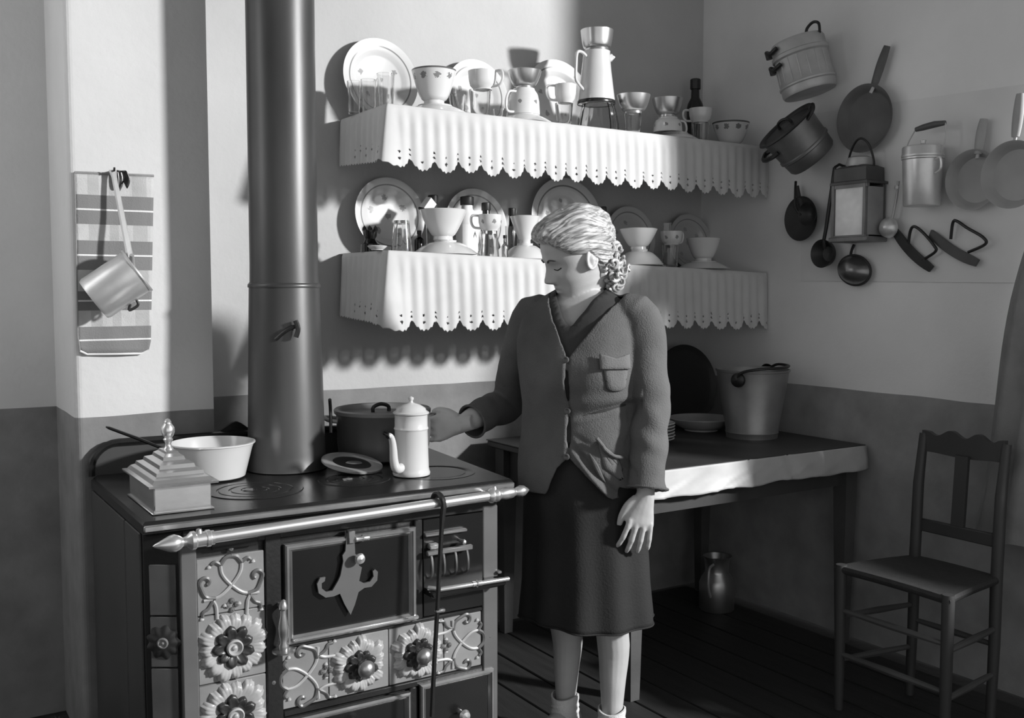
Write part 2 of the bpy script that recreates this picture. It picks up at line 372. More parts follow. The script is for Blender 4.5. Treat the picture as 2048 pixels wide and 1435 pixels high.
# flower and scroll tiles
def scroll_tile(cx, cz, w_, h, ang):
    b = B().at(cx, FY, cz); b.box(-w_/2+.0008, w_/2-.0008, -.006, .008, -h/2+.0008, h/2-.0008, .0015); tl = sp(b, 'scroll_tile', 'tile')
    s = .085; c, q = math.cos(ang), math.sin(ang)
    T = lambda pts: [(cx+s*(x*c-z*q), FY-.0075, cz+s*(x*q+z*c)) for x, z in pts]
    def spiral(x, z, r, a0, a1, n=10): return [(x+r*(1-.55*k/n)*math.cos(a0+(a1-a0)*k/n), z+r*(1-.55*k/n)*math.sin(a0+(a1-a0)*k/n)) for k in range(n+1)]
    lt = B(); dk = B()
    for g in (-1, 1):
        lt.m = MX.Identity(4)
        lt.tube(catmull(T([(-.78*g, -.38), (-.35*g, -.32), (0, -.05), (.25*g, .28), (.30*g, .58)]), 5), .0042, 6)
        lt.tube(catmull(T([(.52*g, -.42), (.44*g, -.6), (.42*g, -.95)]), 4), .0042, 6)
        dk.tube(catmull(T([(.45*g, -.36), (.72*g, -.28), (.86*g, .0)]+spiral(.72*g, .12, .17, 0 if g > 0 else pi, (4.2 if g > 0 else pi-4.2), 7)), 4), .005, 6)
        dk.tube(catmull(T([(.52*g, -.42), (.66*g, -.62), (.80*g, -.70), (.82*g, -.85)]), 4), .0042, 6)
        dk.tube(catmull(T([(.30*g, .56), (.16*g, .74), (0, .78)]), 4), .0055, 6); dk.tube(catmull(T([(.28*g, .55), (.45*g, .66), (.55*g, .60)]), 4), .0048, 6)
        for x, z in ((.62*g, .52), (.84*g, -.9), (.2*g, -.62)): lt.at(*T([(x, z)])[0]).lathe([(.0062, .0), (.0045, .004), (.001, .006)], 8)
    lt.m = MX.Identity(4)
    for x, z in ((0, -.5), (.13, -.62), (-.13, -.62), (0, -.76), (0, .98)):
        dk.at(*T([(x, z)])[0], rot=RX(pi/2)).lathe([(.0075, 0), (.005, .004), (.001, .005)], 8)
    dk.m = MX.Identity(4)
    tag(sp(lt, 'light_scrolls', 'petal', tl), kind='stuff'); tag(sp(dk, 'dark_scrolls', 'reliefgrey', tl), kind='stuff'); return tl
def flower_tile(cx, cz, w_, h, r, knob=False, seed=0):
    b = B().at(cx, FY, cz); b.box(-w_/2+.0008, w_/2-.0008, -.006, .008, -h/2+.0008, h/2-.0008, .0015); tl = sp(b, 'flower_tile', 'tile')
    rr = random.Random(seed)
    def flower(rad, N, h0, h1, wav, name, m, inner, lob):
        n = N*10; rows = []
        amp = [rr.uniform(.86, 1.06) for _ in range(N)]
        for i in range(9):
            t = i/8; row = []
            for k in range(n):
                a = 2*pi*k/n; j = int(k/10) % N; u = (k % 10)/10-.5; e = 1-abs(2*u)**2.2*lob
                ro = rad*amp[j]*e*(1-.05*max(0, t-.55)*abs(math.cos(3*pi*(u+.5)))*2)
                q = inner+(ro-inner)*t
                hh = h0+(h1-h0)*math.sin(min(t*1.25, 1)*pi*.5)*(1-.55*max(0, t-.75)/.25)+wav*math.cos(2*pi*u*3)*max(0, t-.45)*(1.1-t)*2.2-(.0022*abs(2*u)**4)*t
                if i == 8: hh = .0005
                row.append((q*math.cos(a), q*math.sin(a), hh))
            rows.append(row)
        c = B().at(cx, FY-.006, cz, rot=RX(pi/2)); c.grid(rows, True); return sp(c, name, m, tl, 60)
    flower(r*1.06, 15, .004, .016, .0032, 'pale_petals', 'petal', r*.30, .12)
    flower(r*.68, 9, .010, .022, .002, 'dark_petals', 'petaldark', r*.14, .30)
    c = B().at(cx, FY-.026, cz, rot=RX(pi/2))
    if knob:
        c.lathe([(.010, -.012), (.008, .004), (.012, .010), (.021, .018), (.023, .026), (.018, .036), (.008, .041), (.0005, .042)], 24); sp(c, 'knob', 'dullnickel', tl)
    else:
        c.lathe([(r*.24, -.012), (r*.24, .002), (r*.20, .005), (r*.16, .002), (r*.14, -.003), (r*.07, -.003), (r*.06, .002), (r*.02, .004), (.0004, .004)], 28); sp(c, 'flower_eye', 'petal', tl)
    return tl
tcx = .7035; scroll_tile(tcx, .6305, .163, .138, 0)
for i, zc in enumerate((.4785, .3125, .1465)): flower_tile(tcx, zc, .163, .165, .083, False, i)
scroll_tile(.885, .3685, .121, .152, pi/2); flower_tile(1.029, .3685, .166, .152, .074, True, 8); flower_tile(1.1935, .3685, .162, .152, .074, True, 9); scroll_tile(1.3335, .3685, .117, .152, -pi/2)
# oven door: frame mouldings, ornamental latch, knob, handle
def frame_rect(x0, x1, z0, z1, wd, m, name, parent, y0=2.352, y1=2.37):
    b = B(); rows = []
    for dx, y in ((0, y1), (0, y0+.004), (.004, y0), (wd*.45, y0), (wd*.5, y0+.006), (wd*.62, y0+.006), (wd*.7, y0+.003), (wd, y0+.009), (wd, y1)):
        rows.append([(x0+dx, y, z0+dx), (x1-dx, y, z0+dx), (x1-dx, y, z1-dx), (x0+dx, y, z1-dx)])
    b.grid(rows, True); return sp(b, name, m, parent, 25)
od = sp(B().box(.836, 1.183, 2.362, 2.38, .462, .703, .003), 'oven_door', 'darkenamel')
frame_rect(.832, 1.187, .458, .707, .020, 'steel', 'door_moulding', od)
sp(B().box(.846, 1.19, 2.345, 2.356, .464, .474, .003), 'door_sill_bar', 'nickel', od)
fl_ = [(-.010, .105), (-.014, .06), (-.022, .05), (-.020, .035), (-.028, .0), (-.034, -.012), (-.05, -.035), (-.066, -.036), (-.078, -.025), (-.078, -.012), (-.070, -.008), (-.068, .002), (-.082, .002), (-.090, -.012), (-.086, -.036), (-.068, -.050), (-.046, -.050), (-.030, -.046), (-.018, -.075), (-.002, -.105)]
fr_ = [(.010, -.08), (.020, -.05), (.036, -.042), (.056, -.042), (.072, -.028), (.074, -.006), (.066, .002), (.060, -.002), (.062, -.016), (.052, -.028), (.036, -.030), (.022, -.022), (.030, .012), (.022, .018), (.020, .04), (.012, .05), (.010, .105)]
c = B().at(1.001, 2.0, .612); c.prism(fl_+fr_, .350, .356); lp = sp(c, 'latch_plate', 'greyenamel', od, 30)
c = B().at(1.018, 2.352, .652, rot=RX(pi/2)); c.lathe([(.006, -.004), (.006, .010), (.012, .014), (.014, .020), (.011, .027), (.0005, .030)], 20); sp(c, 'latch_knob', 'nickel', lp)
b = B().box(.994, 1.012, 2.344, 2.366, .690, .722, .002); sp(b, 'latch_hinge', 'steel', od)
b = B().at(1.03, 2.344, .7, rot=RY(pi/2)); b.lathe([(.0005, -.02), (.007, -.018), (.006, -.004), (.009, 0), (.006, .004), (.007, .018), (.0005, .02)], 12); sp(b, 'hinge_barrel', 'nickel', od)
# turned handle left of the door
c = B().at(.818, 2.335, .462); c.lathe([(.0005, -.012), (.028, -.010), (.028, -.006), (.012, -.004), (.013, .006), (.009, .014), (.013, .035), (.014, .05), (.008, .08), (.0075, .092), (.011, .096), (.011, .104), (.006, .116), (.0005, .119)], 22)
hd = sp(c, 'turned_handle', 'dullnickel'); sp(B().box(.812, .824, 2.335, 2.37, .556, .566, .002), 'handle_stud', 'steel', hd)
# name plate, left blank lettering as worn dark relief
sp(B().box(.655, .768, 2.356, 2.368, .716, .738, .006, 2), 'maker_plate', 'iron')
# fire door opening at the right: dark recess, grate basket, ash ledge
sp(B().box(1.214, 1.395, 2.366, 2.372, .46, .72, .001), 'fire_recess', 'darkenamel')
gr = sp(B().box(1.214, 1.350, 2.340, 2.352, .628, .641, .002), 'grate_bar', 'steel')
for i in range(4):
    x = 1.226+i*.036; sp(B().tube(catmull([(x, 2.346, .63), (x, 2.338, .605), (x, 2.342, .575), (x, 2.366, .562)], 4), .0032, 6), 'grate_rod', 'dullnickel', gr)
b = B().at(1.322, 2.345, .652, rot=RX(pi/2)); b.lathe([(.0005, .012), (.005, .010), (.007, .004), (.005, -.004), (.004, -.02)], 12); sp(b, 'grate_knob', 'nickel', gr)
sp(B().box(1.224, 1.252, 2.346, 2.366, .642, .656, .003), 'grate_catch', 'nickel', gr)
sp(B().box(1.214, 1.34, 2.352, 2.366, .676, .684, .002), 'slide_bar', 'steel')
lg = sp(B().box(1.214, 1.442, 2.318, 2.37, .520, .538, .004), 'ash_ledge', 'darkenamel')
sp(B().tube([(1.214, 2.34, .5445), (1.235, 2.316, .5430), (1.32, 2.312, .5425), (1.445, 2.312, .5405)], .0062, 10), 'ledge_bar', 'nickel', lg)
b = B().at(1.345, 2.312, .5425, rot=RY(pi/2)); b.lathe([(.0005, -.016), (.008, -.014), (.007, -.004), (.010, 0), (.007, .004), (.008, .014), (.0005, .016)], 12); sp(b, 'ledge_bead', 'nickel', lg)
sp(B().box(1.435, 1.449, 2.352, 2.40, .544, .552, .002), 'ledge_stay', 'steel', lg)
# lower doors
for x0, x1, z1, kx, kz in ((.826, 1.169, .268, 1.011, .222), (1.198, 1.425, .280, 1.320, .178)):
    d = sp(B().box(x0, x1, 2.362, 2.38, .03, z1-.003, .003), 'lower_door', 'darkenamel')
    frame_rect(x0, x1, .025, z1, .017, 'steel', 'door_moulding', d)
    c = B().at(kx, 2.362, kz, rot=RX(pi/2)); c.lathe([(.008, 0), (.007, .012), (.013, .018), (.016, .026), (.012, .036), (.0005, .039)], 20); sp(c, 'door_knob', 'nickel', d)
sp(B().box(.53, 1.44, 2.40, 3.0, .0, .03), 'plinth', 'iron')
# polished rail with turned finials on two brackets
ra, rb = V((.640, 2.30, .7625)), V((1.392, 2.30, .7785)); rd = (rb-ra).normalized(); rq = rd.to_track_quat('Z', 'Y').to_matrix().to_4x4()
b = B(); b.tube([ra-rd*.03, rb+rd*.01], .0135, 20); rl = sp(b, 'front_rail', 'nickel')
def finial(p, sgn, nm, prof):
    b = B(); b.m = MX.Translation(p) @ (rd*sgn).to_track_quat('Z', 'Y').to_matrix().to_4x4(); b.lathe(prof, 24); sp(b, nm, 'nickel', rl)
finial(ra, -1, 'finial', [(.0165, -.005), (.0165, .002), (.0195, .004), (.0195, .012), (.017, .014), (.017, .034), (.021, .038), (.021, .046), (.012, .056), (.010, .064), (.016, .072), (.020, .082), (.018, .094), (.010, .112), (.004, .126), (.0005, .13)])
finial(rb, 1, 'finial', [(.014, -.02), (.020, -.012), (.020, -.006), (.015, -.004), (.019, .004), (.019, .010), (.013, .018), (.017, .036), (.015, .056), (.010, .066), (.013, .074), (.016, .084), (.014, .094), (.006, .106), (.0005, .112)])
for p in (ra-rd*.028, rb-rd*.0):
    sp(B().tube([p+V((0, 0, 0)), p+V((0, .03, -.004)), p+V((0, .078, -.012))], [.009, .008, .011], 10), 'rail_bracket', 'dullnickel', rl)
    b = B().at(p.x, p.y, p.z+.014); b.lathe([(.009, -.004), (.008, .004), (.006, .010), (.0005, .012)], 12); sp(b, 'bracket_cap', 'dullnickel', rl)
# poker hooked over the rail
pk = thing('poker', 'dark iron poker hooked over the range rail, hanging past the tiles', 'poker', (1.222, 2.30, .775))
pts = catmull([(-.004, .025, -.016), (-.002, .019, .014), (0, 0, .0255), (.002, -.019, .017), (.004, -.024, -.004), (.0, -.022, -.05), (-.012, -.02, -.25), (-.022, -.019, -.40), (-.030, -.018, -.55)], 6)
B().tube(pts, [.0075]*30+[.006]*(len(pts)-30), 8).build('rod', 'iron', pk)
B().at(-.014, -.02, -.275).box(-.005, .022, -.006, .006, -.004, .004, .002).build('peg', 'dullnickel', pk)
# ---------------------------------------------------------------- stove pipe
SPX, SPY = 1.025, 2.872
pp = thing('stove_pipe', 'tall dark sheet iron stove pipe rising from the range', 'stove pipe', (SPX, SPY, .80))
B().lathe([(.117, .0025), (.115, .008), (.112, .05), (.101, .53), (.100, .545)], 48, False, False).build('lower_section', 'pipe', pp)
B().lathe([(.1035, .53), (.1045, .534), (.1035, .540), (.0985, .545), (.0975, .60), (.0965, 2.1)], 48).build('upper_section', 'pipe', pp)
c = B().at(*[a-b_ for a, b_ in zip((1.0011, 2.772, 1.2129), (SPX, SPY, .80))])
c.tube(catmull([(-.035, .012, -.028), (-.012, -.006, -.004), (.012, -.018, .008), (.02, -.02, .0)], 5), .006, 8); c.tube(catmull([(.012, -.02, .025), (.018, -.024, .002), (.012, -.022, -.022)], 4), .0075, 8)
c.build('damper_handle', 'iron', pp)
c = B(); c.tube(catmull([(.118, -.045, .20), (.13, -.02, .16), (.118, -.05, .10)], 5), .005, 8); c.build('soot_door_catch', 'iron', pp)

# ---------------------------------------------------------------- crockery on the shelves
def china(name, m_='china', line=None, motif=None, zl=None):
    """a china or enamel material of its own, with a painted ring or motifs"""
    m = mat(name, .62 if m_ == 'china' else .5, .25, 0, .04, 6, coat=.4)
    if line: ring_line(m, line[0], line[1], line[2])
    if zl: zline(m, *zl)
    if motif: dabs(m, *motif)
    return m
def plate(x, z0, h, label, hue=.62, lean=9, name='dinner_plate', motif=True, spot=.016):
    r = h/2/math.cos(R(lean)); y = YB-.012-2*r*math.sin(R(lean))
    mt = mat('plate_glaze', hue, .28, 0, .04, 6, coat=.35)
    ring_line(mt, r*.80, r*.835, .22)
    if motif: dabs(mt, [(r*.5*math.cos(a), r*.5*math.sin(a), .006) for a in (.5, 1.7, 2.8, 4.0, 5.3)]+[(0, 0, .006)], spot*.55, .30)
    b = B(); b.lathe([(.0005, .006), (r*.58, .006), (r*.63, .009), (r*.70, .017), (r*.76, .020), (r*.97, .027), (r, .0275), (r*.99, .024), (r*.74, .014), (r*.62, .0), (r*.56, .0), (.0005, .002)], 56)
    o = b.build(name, mt)
    o.rotation_euler = (pi/2-R(lean), 0, 0)
    o.location = (x, y, z0+.004+r*math.cos(R(lean))) ; o.location.y = y+r*math.sin(R(lean))-.004
    return tag(o, label, 'plate', 'plates standing against the wall')
def bowl(name, label, x, y, z, r, h, mt='china', foot=.45, flip=False, group=None, flare=.75, cat='bowl', th=.004, motif=None, line=None):
    """footed bowl; flip stands it on its rim"""
    p = [(.0005, h*.12), (r*foot*.8, h*.10), (r*foot*.82, 0), (r*foot, 0), (r*foot*.97, h*.12)]
    for k in range(1, 11):
        t = k/10; p.append((r*(foot+(1-foot)*t**flare), h*(.12+.88*t**1.25)))
    q = [(p[-1][0]-th*.3, h+.0015)]+[(max(a-th, .0004), b_+th*.6) for a, b_ in p[:3:-1]]+[(.0004, h*.17)]
    b = B(); b.lathe(p+q, 44)
    m = mt
    if motif or line: m = china('painted_bowl', 'china', None, motif, line)
    o = b.build(name, m)
    o.location = (x, y, z+(h+.0016 if flip else 0)); 
    if flip: o.rotation_euler = (pi, 0, 0)
    return tag(o, label, cat, group)
def ring_handle(b, r, h, z, rz, th=.0045, out=.9):
    pts = catmull([(r-.004, 0, z+h*.42), (r+h*.42*out, 0, z+h*.42), (r+h*.5*out, 0, z+h*.05), (r+h*.3*out, 0, z-h*.3), (r-.012, 0, z-h*.36)], 5)
    return b.at(0, 0, 0, rot=RZ(rz)).tube(pts, th, 8)
def cup(label, x, y, z, r, h, rz, flip=False, mt='china', group='cups on the shelves', motif=None):
    t = thing('cup', label, 'cup', (x, y, z+(h if flip else 0)), (pi, 0, 0) if flip else None, group)
    p = [(.0005, .004), (r*.55, .004), (r*.57, 0), (r*.66, 0), (r*.68, .005), (r*.86, h*.22), (r*.96, h*.5), (r, h), (r-.002, h+.001), (r-.0035, h-.002), (r*.93, h*.5), (r*.82, h*.24), (r*.6, .009), (.0005, .008)]
    m = mt
    if motif: m = china('painted_cup', 'china', None, ([(r*math.cos(a), r*math.sin(a), h*.55) for a in (0.2, 1.3, 2.4, 3.5, 4.55, 5.5)], .007, .22))
    B().lathe(p, 36).build('bowl', m, t); ring_handle(B(), r*.97, h, h*.52, rz).build('handle', mt, t); return t
def tumbler(label, x, y, z, r, h, flip=False, facets=0, group='glasses on the shelves', rb=.8, name='drinking_glass', band_=False):
    n = 40; b = B(); fc = lambda a: 1-(.035*abs(math.sin(facets*a/2)) if facets else 0)
    out = [(r*rb, 0), (r*(rb+(1-rb)*.3), h*.3), (r*(rb+(1-rb)*.65), h*.65), (r, h)]
    inn = [(r-.003, h), (r*(rb+(1-rb)*.65)-.003, h*.65), (r*(rb+(1-rb)*.3)-.003, h*.3), (r*rb-.004, .010)]
    rows = [[(.0005*math.cos(a), .0005*math.sin(a), 0) for a in [2*pi*k/n for k in range(n)]]]
    for i, (q, zz) in enumerate(out): rows.append([(q*fc(a)*math.cos(a), q*fc(a)*math.sin(a), zz) for a in [2*pi*k/n for k in range(n)]])
    for q, zz in inn: rows.append([(q*math.cos(a), q*math.sin(a), zz) for a in [2*pi*k/n for k in range(n)]])
    rows.append([(.0005*math.cos(a), .0005*math.sin(a), .010) for a in [2*pi*k/n for k in range(n)]])
    b.grid(rows, True); o = b.build(name, 'glass', smooth=30)
    o.location = (x, y, z+(h if flip else 0)); o.rotation_euler = (pi, 0, .3) if flip else (0, 0, .2)
    return tag(o, label, 'glass', group)
def bottle(label, x, y, z, r, h, mt='dark', neck=.35, lab=None, name='bottle', group='bottles at the back of the shelves', capr=.42, rz=0.):
    t = thing(name, label, 'bottle', (x, y, z), (0, 0, rz), group)
    hb = h*(1-neck)
    B().lathe([(.0005, 0), (r*.95, 0), (r, .004), (r, hb*.86), (r*.9, hb*.94), (r*capr, hb*1.06), (r*capr*.9, h*.9), (.0005, h*.9)], 28).build('body', mt, t)
    B().lathe([(r*capr*1.15, h*.86), (r*capr*1.2, h*.87), (r*capr*1.2, h*.99), (r*capr, h), (.0005, h)], 20).build('cap', 'cap', t)
    if lab:
        B().grid([[((r+.0006)*math.sin(a), -(r+.0006)*math.cos(a), zz) for a in [k*.16-1.2 for k in range(16)]] for zz in (hb*.15, hb*.72)]).build('label', lab, t)
    return t
GF = 'floral bowls'
def fl(r, h, n=9): return ([(r*.93*math.cos(2*pi*k/n+.2), r*.93*math.sin(2*pi*k/n+.2), h*.78) for k in range(n)], .0105, .20)

# upper shelf, left to right
x, b_, h = (1.556, 1.9159, 0.2836); plate(x, b_, h, 'large plate with a ring and sprigs behind three glasses, left end of upper shelf')
x, b_, h = (1.9506, 1.9126, 0.2592); plate(x, b_, h, 'plate mostly hidden behind the floral bowl and cup on the upper shelf')
x, b_, h = (2.3191, 1.9096, 0.3047); plate(x, b_, h, 'plate standing behind the stacked cups and the tall white pitcher')
for px in ((1.424, 3.27, 1.917, 0.112, 0.0238), ): tumbler('smallest and leftmost of three glasses before the large upper plate', *px[:3], px[4], px[3])
px = (1.4596, 3.23, 1.9167, 0.1144, 0.0271); tumbler('middle one of three glasses before the large upper plate', *px[:3], px[4], px[3])
px = (1.4853, 3.15, 1.9165, 0.1235, 0.03); tumbler('tallest of three glasses, at the corner of the upper shelf', *px[:3], px[4], px[3])
x, y, z, h, r = (1.6519, 3.12, 1.9151, 0.1495, 0.0764); sz = (1.6552, 3.12, 1.9151, 0.063, 0.1123)
bowl('saucer', 'upturned saucer under the floral bowl on the upper shelf', sz[0], y, z, .118, .030, foot=.5, flip=True, group='upturned saucers on the shelves', flare=1, cat='saucer')
bowl('bowl', 'floral bowl with dark rim on an upturned saucer, upper shelf near the glasses', x, y, z+.0325, r, h-.033, foot=.46, group=GF, motif=fl(r, h-.033), line=(h-.037, h-.028, .10))
px = (1.7875, 3.2, 1.914, 0.0947, 0.03); tumbler('small glass in the gap right of the floral bowl', *px[:3], px[4], px[3])
g = (1.821, 3.1, 1.9137, 0.0997, 0.0382); tumbler('clear glass carrying a plain cup, right of the small gap glass', *g[:3], g[4], g[3])
c = (1.8272, 3.1, 1.9137, 0.1635, 0.0503); cup('cup with pale handle facing front, set on a clear glass', c[0]+.004, c[1], g[2]+g[3]+.001, c[4], c[3]-g[3], -1.0, group='cups on the shelves')
px = (1.9269, 3.14, 1.9128, 0.0564, 0.0249); tumbler('low glass behind the saucer rim, right of the cup on a glass', *px[:3], px[4], px[3]*.9)
x, y, z, h, r = (2.0027, 3.1, 1.9122, 0.1231, 0.0534); s2 = (2.007, 3.1, 1.9122, 0.0463, 0.1071); a2 = (2.0048, 3.1, 1.9122, 0.1846, 0.0605)
bowl('saucer', 'upturned saucer under the cup with handle to the left, upper shelf', x, y, z+.0008, s2[4]*.96, .028, foot=.55, flip=True, group='upturned saucers on the shelves', flare=1, cat='saucer')
cup('upturned sprigged cup, handle left, under a metal bowl on the upper shelf', x, y, z+.0315, r+.004, h-.031, pi-.3, True, motif=True)
bowl('metal_bowl', 'shiny metal bowl topping the upturned cup with left handle', a2[0], y, z+h+.001, a2[4], a2[3]-h, 'alubowl', .5, group='metal bowls on the shelves', flare=.6)
g = (2.1558, 3.07, 1.911, 0.0834, 0.0326); tumbler('clear glass under a small cup, left of the white pitcher', *g[:3], g[4], g[3])
c = (2.1621, 3.07, 1.9109, 0.1501, 0.0398); cup('small white cup on a glass, left of the white pitcher', c[0], c[1], g[2]+g[3]+.001, c[4], c[3]-g[3], pi-.5)
# pitcher on an upturned fluted glass bowl, metal bowl on top
x, y, z, h, r = (2.3469, 3.12, 1.9094, 0.105, 0.0733)
n = 48; b = B(); rows = []
for q, zz in ((1.12, 0), (1.10, .3), (.97, .75), (.86, 1.0), (.80, 1.02), (.76, .98), (.88, .72), (1.0, .28), (1.02, .0)):
    rows.append([(r*q*(1-.05*abs(math.sin(10*a)))*math.cos(a), r*q*(1-.05*abs(math.sin(10*a)))*math.sin(a), zz*h) for a in [2*pi*k/n for k in range(n)]])
b.grid(rows, True, True); o = b.build('glass_bowl', 'glass'); o.location = (x, y, z)
tag(o, 'upturned fluted glass bowl beneath the tall white pitcher', 'glass')
p = (2.3385, 3.12, 1.9095, 0.2996, 0.0505); ph = p[3]-h; pt = thing('pitcher', 'tall white enamel pitcher with angular handle, on a glass bowl', 'pitcher', (p[0], y, z+h+.001))
rt = p[4]; b = B(); b.lathe([(.0005, .003), (r*.93, .003), (r*.95, 0), (r*.96, .012), (rt*1.12, ph*.62), (rt*1.0, ph*.93), (rt*1.02, ph), (rt*.94, ph), (rt*.94, ph*.93), (rt*1.05, ph*.6), (r*.9, .016), (.0005, .012)], 44); b.build('body', 'enamel', pt)
B().lathe([(r*.97, .0), (r*.985, .003), (r*.975, .010), (r*.955, .014)], 44).build('base_band', 'darkenamel', pt)
hp = catmull([(-rt*1.0, -.006, ph*.88), (-rt*1.55, -.012, ph*.94), (-rt*2.0, -.016, ph*.90), (-rt*2.12, -.018, ph*.66), (-rt*2.12, -.018, ph*.42), (-rt*1.8, -.014, ph*.33), (-rt*1.28, -.008, ph*.24)], 5)
B().tube(hp, .0058, 8).build('handle', 'enamel', pt)
b = B(); b.tube(catmull([(rt*.85, -.01, ph*.86), (rt*1.2, -.014, ph*.92), (rt*1.38, -.016, ph*.90)], 4), [.014]*5+[.008]*4, 8); b.build('spout', 'enamel', pt)
m2 = (2.3403, 3.12, 1.9095, 0.3769, 0.0617); bowl('metal_bowl', 'shiny metal bowl crowning the tall white pitcher', m2[0], y, z+p[3]+.0015, m2[4], m2[3]-p[3], 'alubowl', .72, group='metal bowls on the shelves', flare=.5)
g = (2.4668, 3.06, 1.9084, 0.0748, 0.034); tumbler('clear glass under a wide metal bowl, right of the pitcher', *g[:3], g[4], g[3])
c = (2.4685, 3.06, 1.9084, 0.1438, 0.0641); bowl('metal_bowl', 'wide shiny metal bowl with dark rim on a glass, right of the pitcher', c[0], c[1], g[2]+g[3]+.001, c[4], c[3]-g[3], 'alubowl', .5, group='metal bowls on the shelves', flare=.55)
s2 = (2.7021, 3.09, 1.9065, 0.0284, 0.0923); c = (2.6654, 3.09, 1.9068, 0.0849, 0.0566); a2 = (2.6619, 3.09, 1.9068, 0.1557, 0.0604)
bowl('saucer', 'upturned saucer under the cup with handle to the right, upper shelf', s2[0], c[1], s2[2], s2[4], .026, foot=.55, flip=True, group='upturned saucers on the shelves', flare=1, cat='saucer')
cup('upturned cup, handle right, under a metal bowl near the shelf end', c[0], c[1], c[2]+.0285, c[4], c[3]-.029, .25, True, motif=True)
bowl('metal_bowl', 'metal bowl on the upturned cup with right handle', a2[0], c[1], c[2]+c[3]+.001, a2[4], a2[3]-c[3], 'alubowl', .5, group='metal bowls on the shelves', flare=.55)
px = (2.9964, 3.3, 1.9041, 0.3065, 0.0339); bottle('black bottle rising behind the right end crockery of the upper shelf', *px[:3], px[4]*1.05, px[3], neck=.30, capr=.52)
g = (2.847, 3.1, 1.9053, 0.082, 0.0361); tumbler('shaded glass under the last cup of the upper shelf', *g[:3], g[4], g[3])
c = (2.8434, 3.1, 1.9053, 0.1369, 0.046); cup('shaded cup on a glass, left of the last floral bowl', c[0], c[1], g[2]+g[3]+.001, c[4], c[3]-g[3], 2.2)
c = (3.0109, 3.1, 1.904, 0.0972, 0.0757); bowl('bowl', 'shaded floral bowl, last piece at the right end of upper shelf', *c[:3], c[4], c[3], foot=.46, group=GF, motif=fl(c[4], c[3]), line=(c[3]-.005, c[3]+.003, .10))

# lower shelf, left to right
x, b_, h = (1.5883, 1.4462, 0.2691); plate(x, b_, h, 'large sprigged plate at the left end of the lower shelf', spot=.02)
x, b_, h = (1.9447, 1.4339, 0.2599); plate(x, b_, h, 'plate behind the white labelled bottle on the lower shelf')
x, b_, h = (2.3594, 1.4196, 0.3384); plate(x, b_, h, 'big oval-looking plate directly behind the head of the woman')
x, b_, h = (2.6878, 1.4083, 0.2503); plate(x, b_, h, 'dim plate right of the head, behind a footed bowl', .5)  # greyer glaze than the other plates, carrying the shade at this shelf end
x, b_, h = (3.0166, 1.3969, 0.2427); plate(x, b_, h, 'faint plate behind the last cup and bowl of the lower shelf', .42)  # darker again, the shade put into the glaze
# mortar-like dark ornament and dish
px = (1.4464, 3.2, 1.4511, 0.0867, 0.0254); t = thing('egg_cup', 'small dark crown-shaped cup before the left lower plate', 'cup', px[:3])
r = px[4]; h = px[3]
B().lathe([(.0005, 0), (r*1.25, 0), (r*1.25, h*.3), (r*1.0, h*.36), (r*.7, h*.5), (r*.9, h*.62), (r*1.0, h*.85), (r*.8, h*.85), (.0005, h*.7)], 16).build('base', 'dark', t, smooth=30)
b = B()
for k in range(6):
    a = 2*pi*k/6; b.at(r*.85*math.cos(a), r*.85*math.sin(a), h*.82).lathe([(r*.3, 0), (r*.26, h*.1), (.0005, h*.2)], 8)
tag(b.build('crown_points', 'dark', t), kind='stuff')
px = (1.408, 3.05, 1.4524, 0.0201, 0.0325); bowl('saucer', 'tiny shallow dish before the left lower plate', px[0], px[1]+.01, px[2], px[4], .012, foot=.6, cat='saucer', flare=1)
g = (1.5011, 3.07, 1.4492, 0.1019, 0.0347); tumbler('upturned ribbed glass at the left corner of the lower shelf', g[0], g[1], g[2], g[4]*1.05, g[3], True, 12, rb=.72)
px = (1.668, 3.27, 1.4434, 0.1403, 0.016); bottle('narrow dark bottle between the ribbed glass and the footed bowl', *px[:3], .017, .09, neck=.3)
px = (1.7404, 3.3, 1.4409, 0.2227, 0.0217); bottle('clear shouldered bottle with black cap behind the footed bowl', *px[:3], .026, px[3], 'glass', neck=.3, capr=.6)
t = thing('medicine_box', 'white carton tilted behind the footed bowl', 'box', (1.6763, 3.22, 1.6283), RY(R(38)) @ RZ(.3))
B().box(-.018, .018, -.014, .014, -.026, .026, .001).build('carton', 'label', t); B().box(-.0185, .0185, -.0145, .0145, -.028, -.020, .001).build('lid', 'cap', t)
t.location.z -= .012
x, y, z, h, r = (1.6948, 3.14, 1.4425, 0.1552, 0.0814)
bowl('soup_bowl', 'upturned wide bowl carrying a plain footed bowl, left part of lower shelf', x+.008, y, z+.0035, .114, .046, foot=.35, flip=True, group='upturned bowls on the lower shelf', flare=.8)
bowl('bowl', 'plain footed bowl on an upturned bowl, beside the labelled bottle', x, y, z+.052, r, h-.052, foot=.42, group='plain footed bowls', flare=.9)
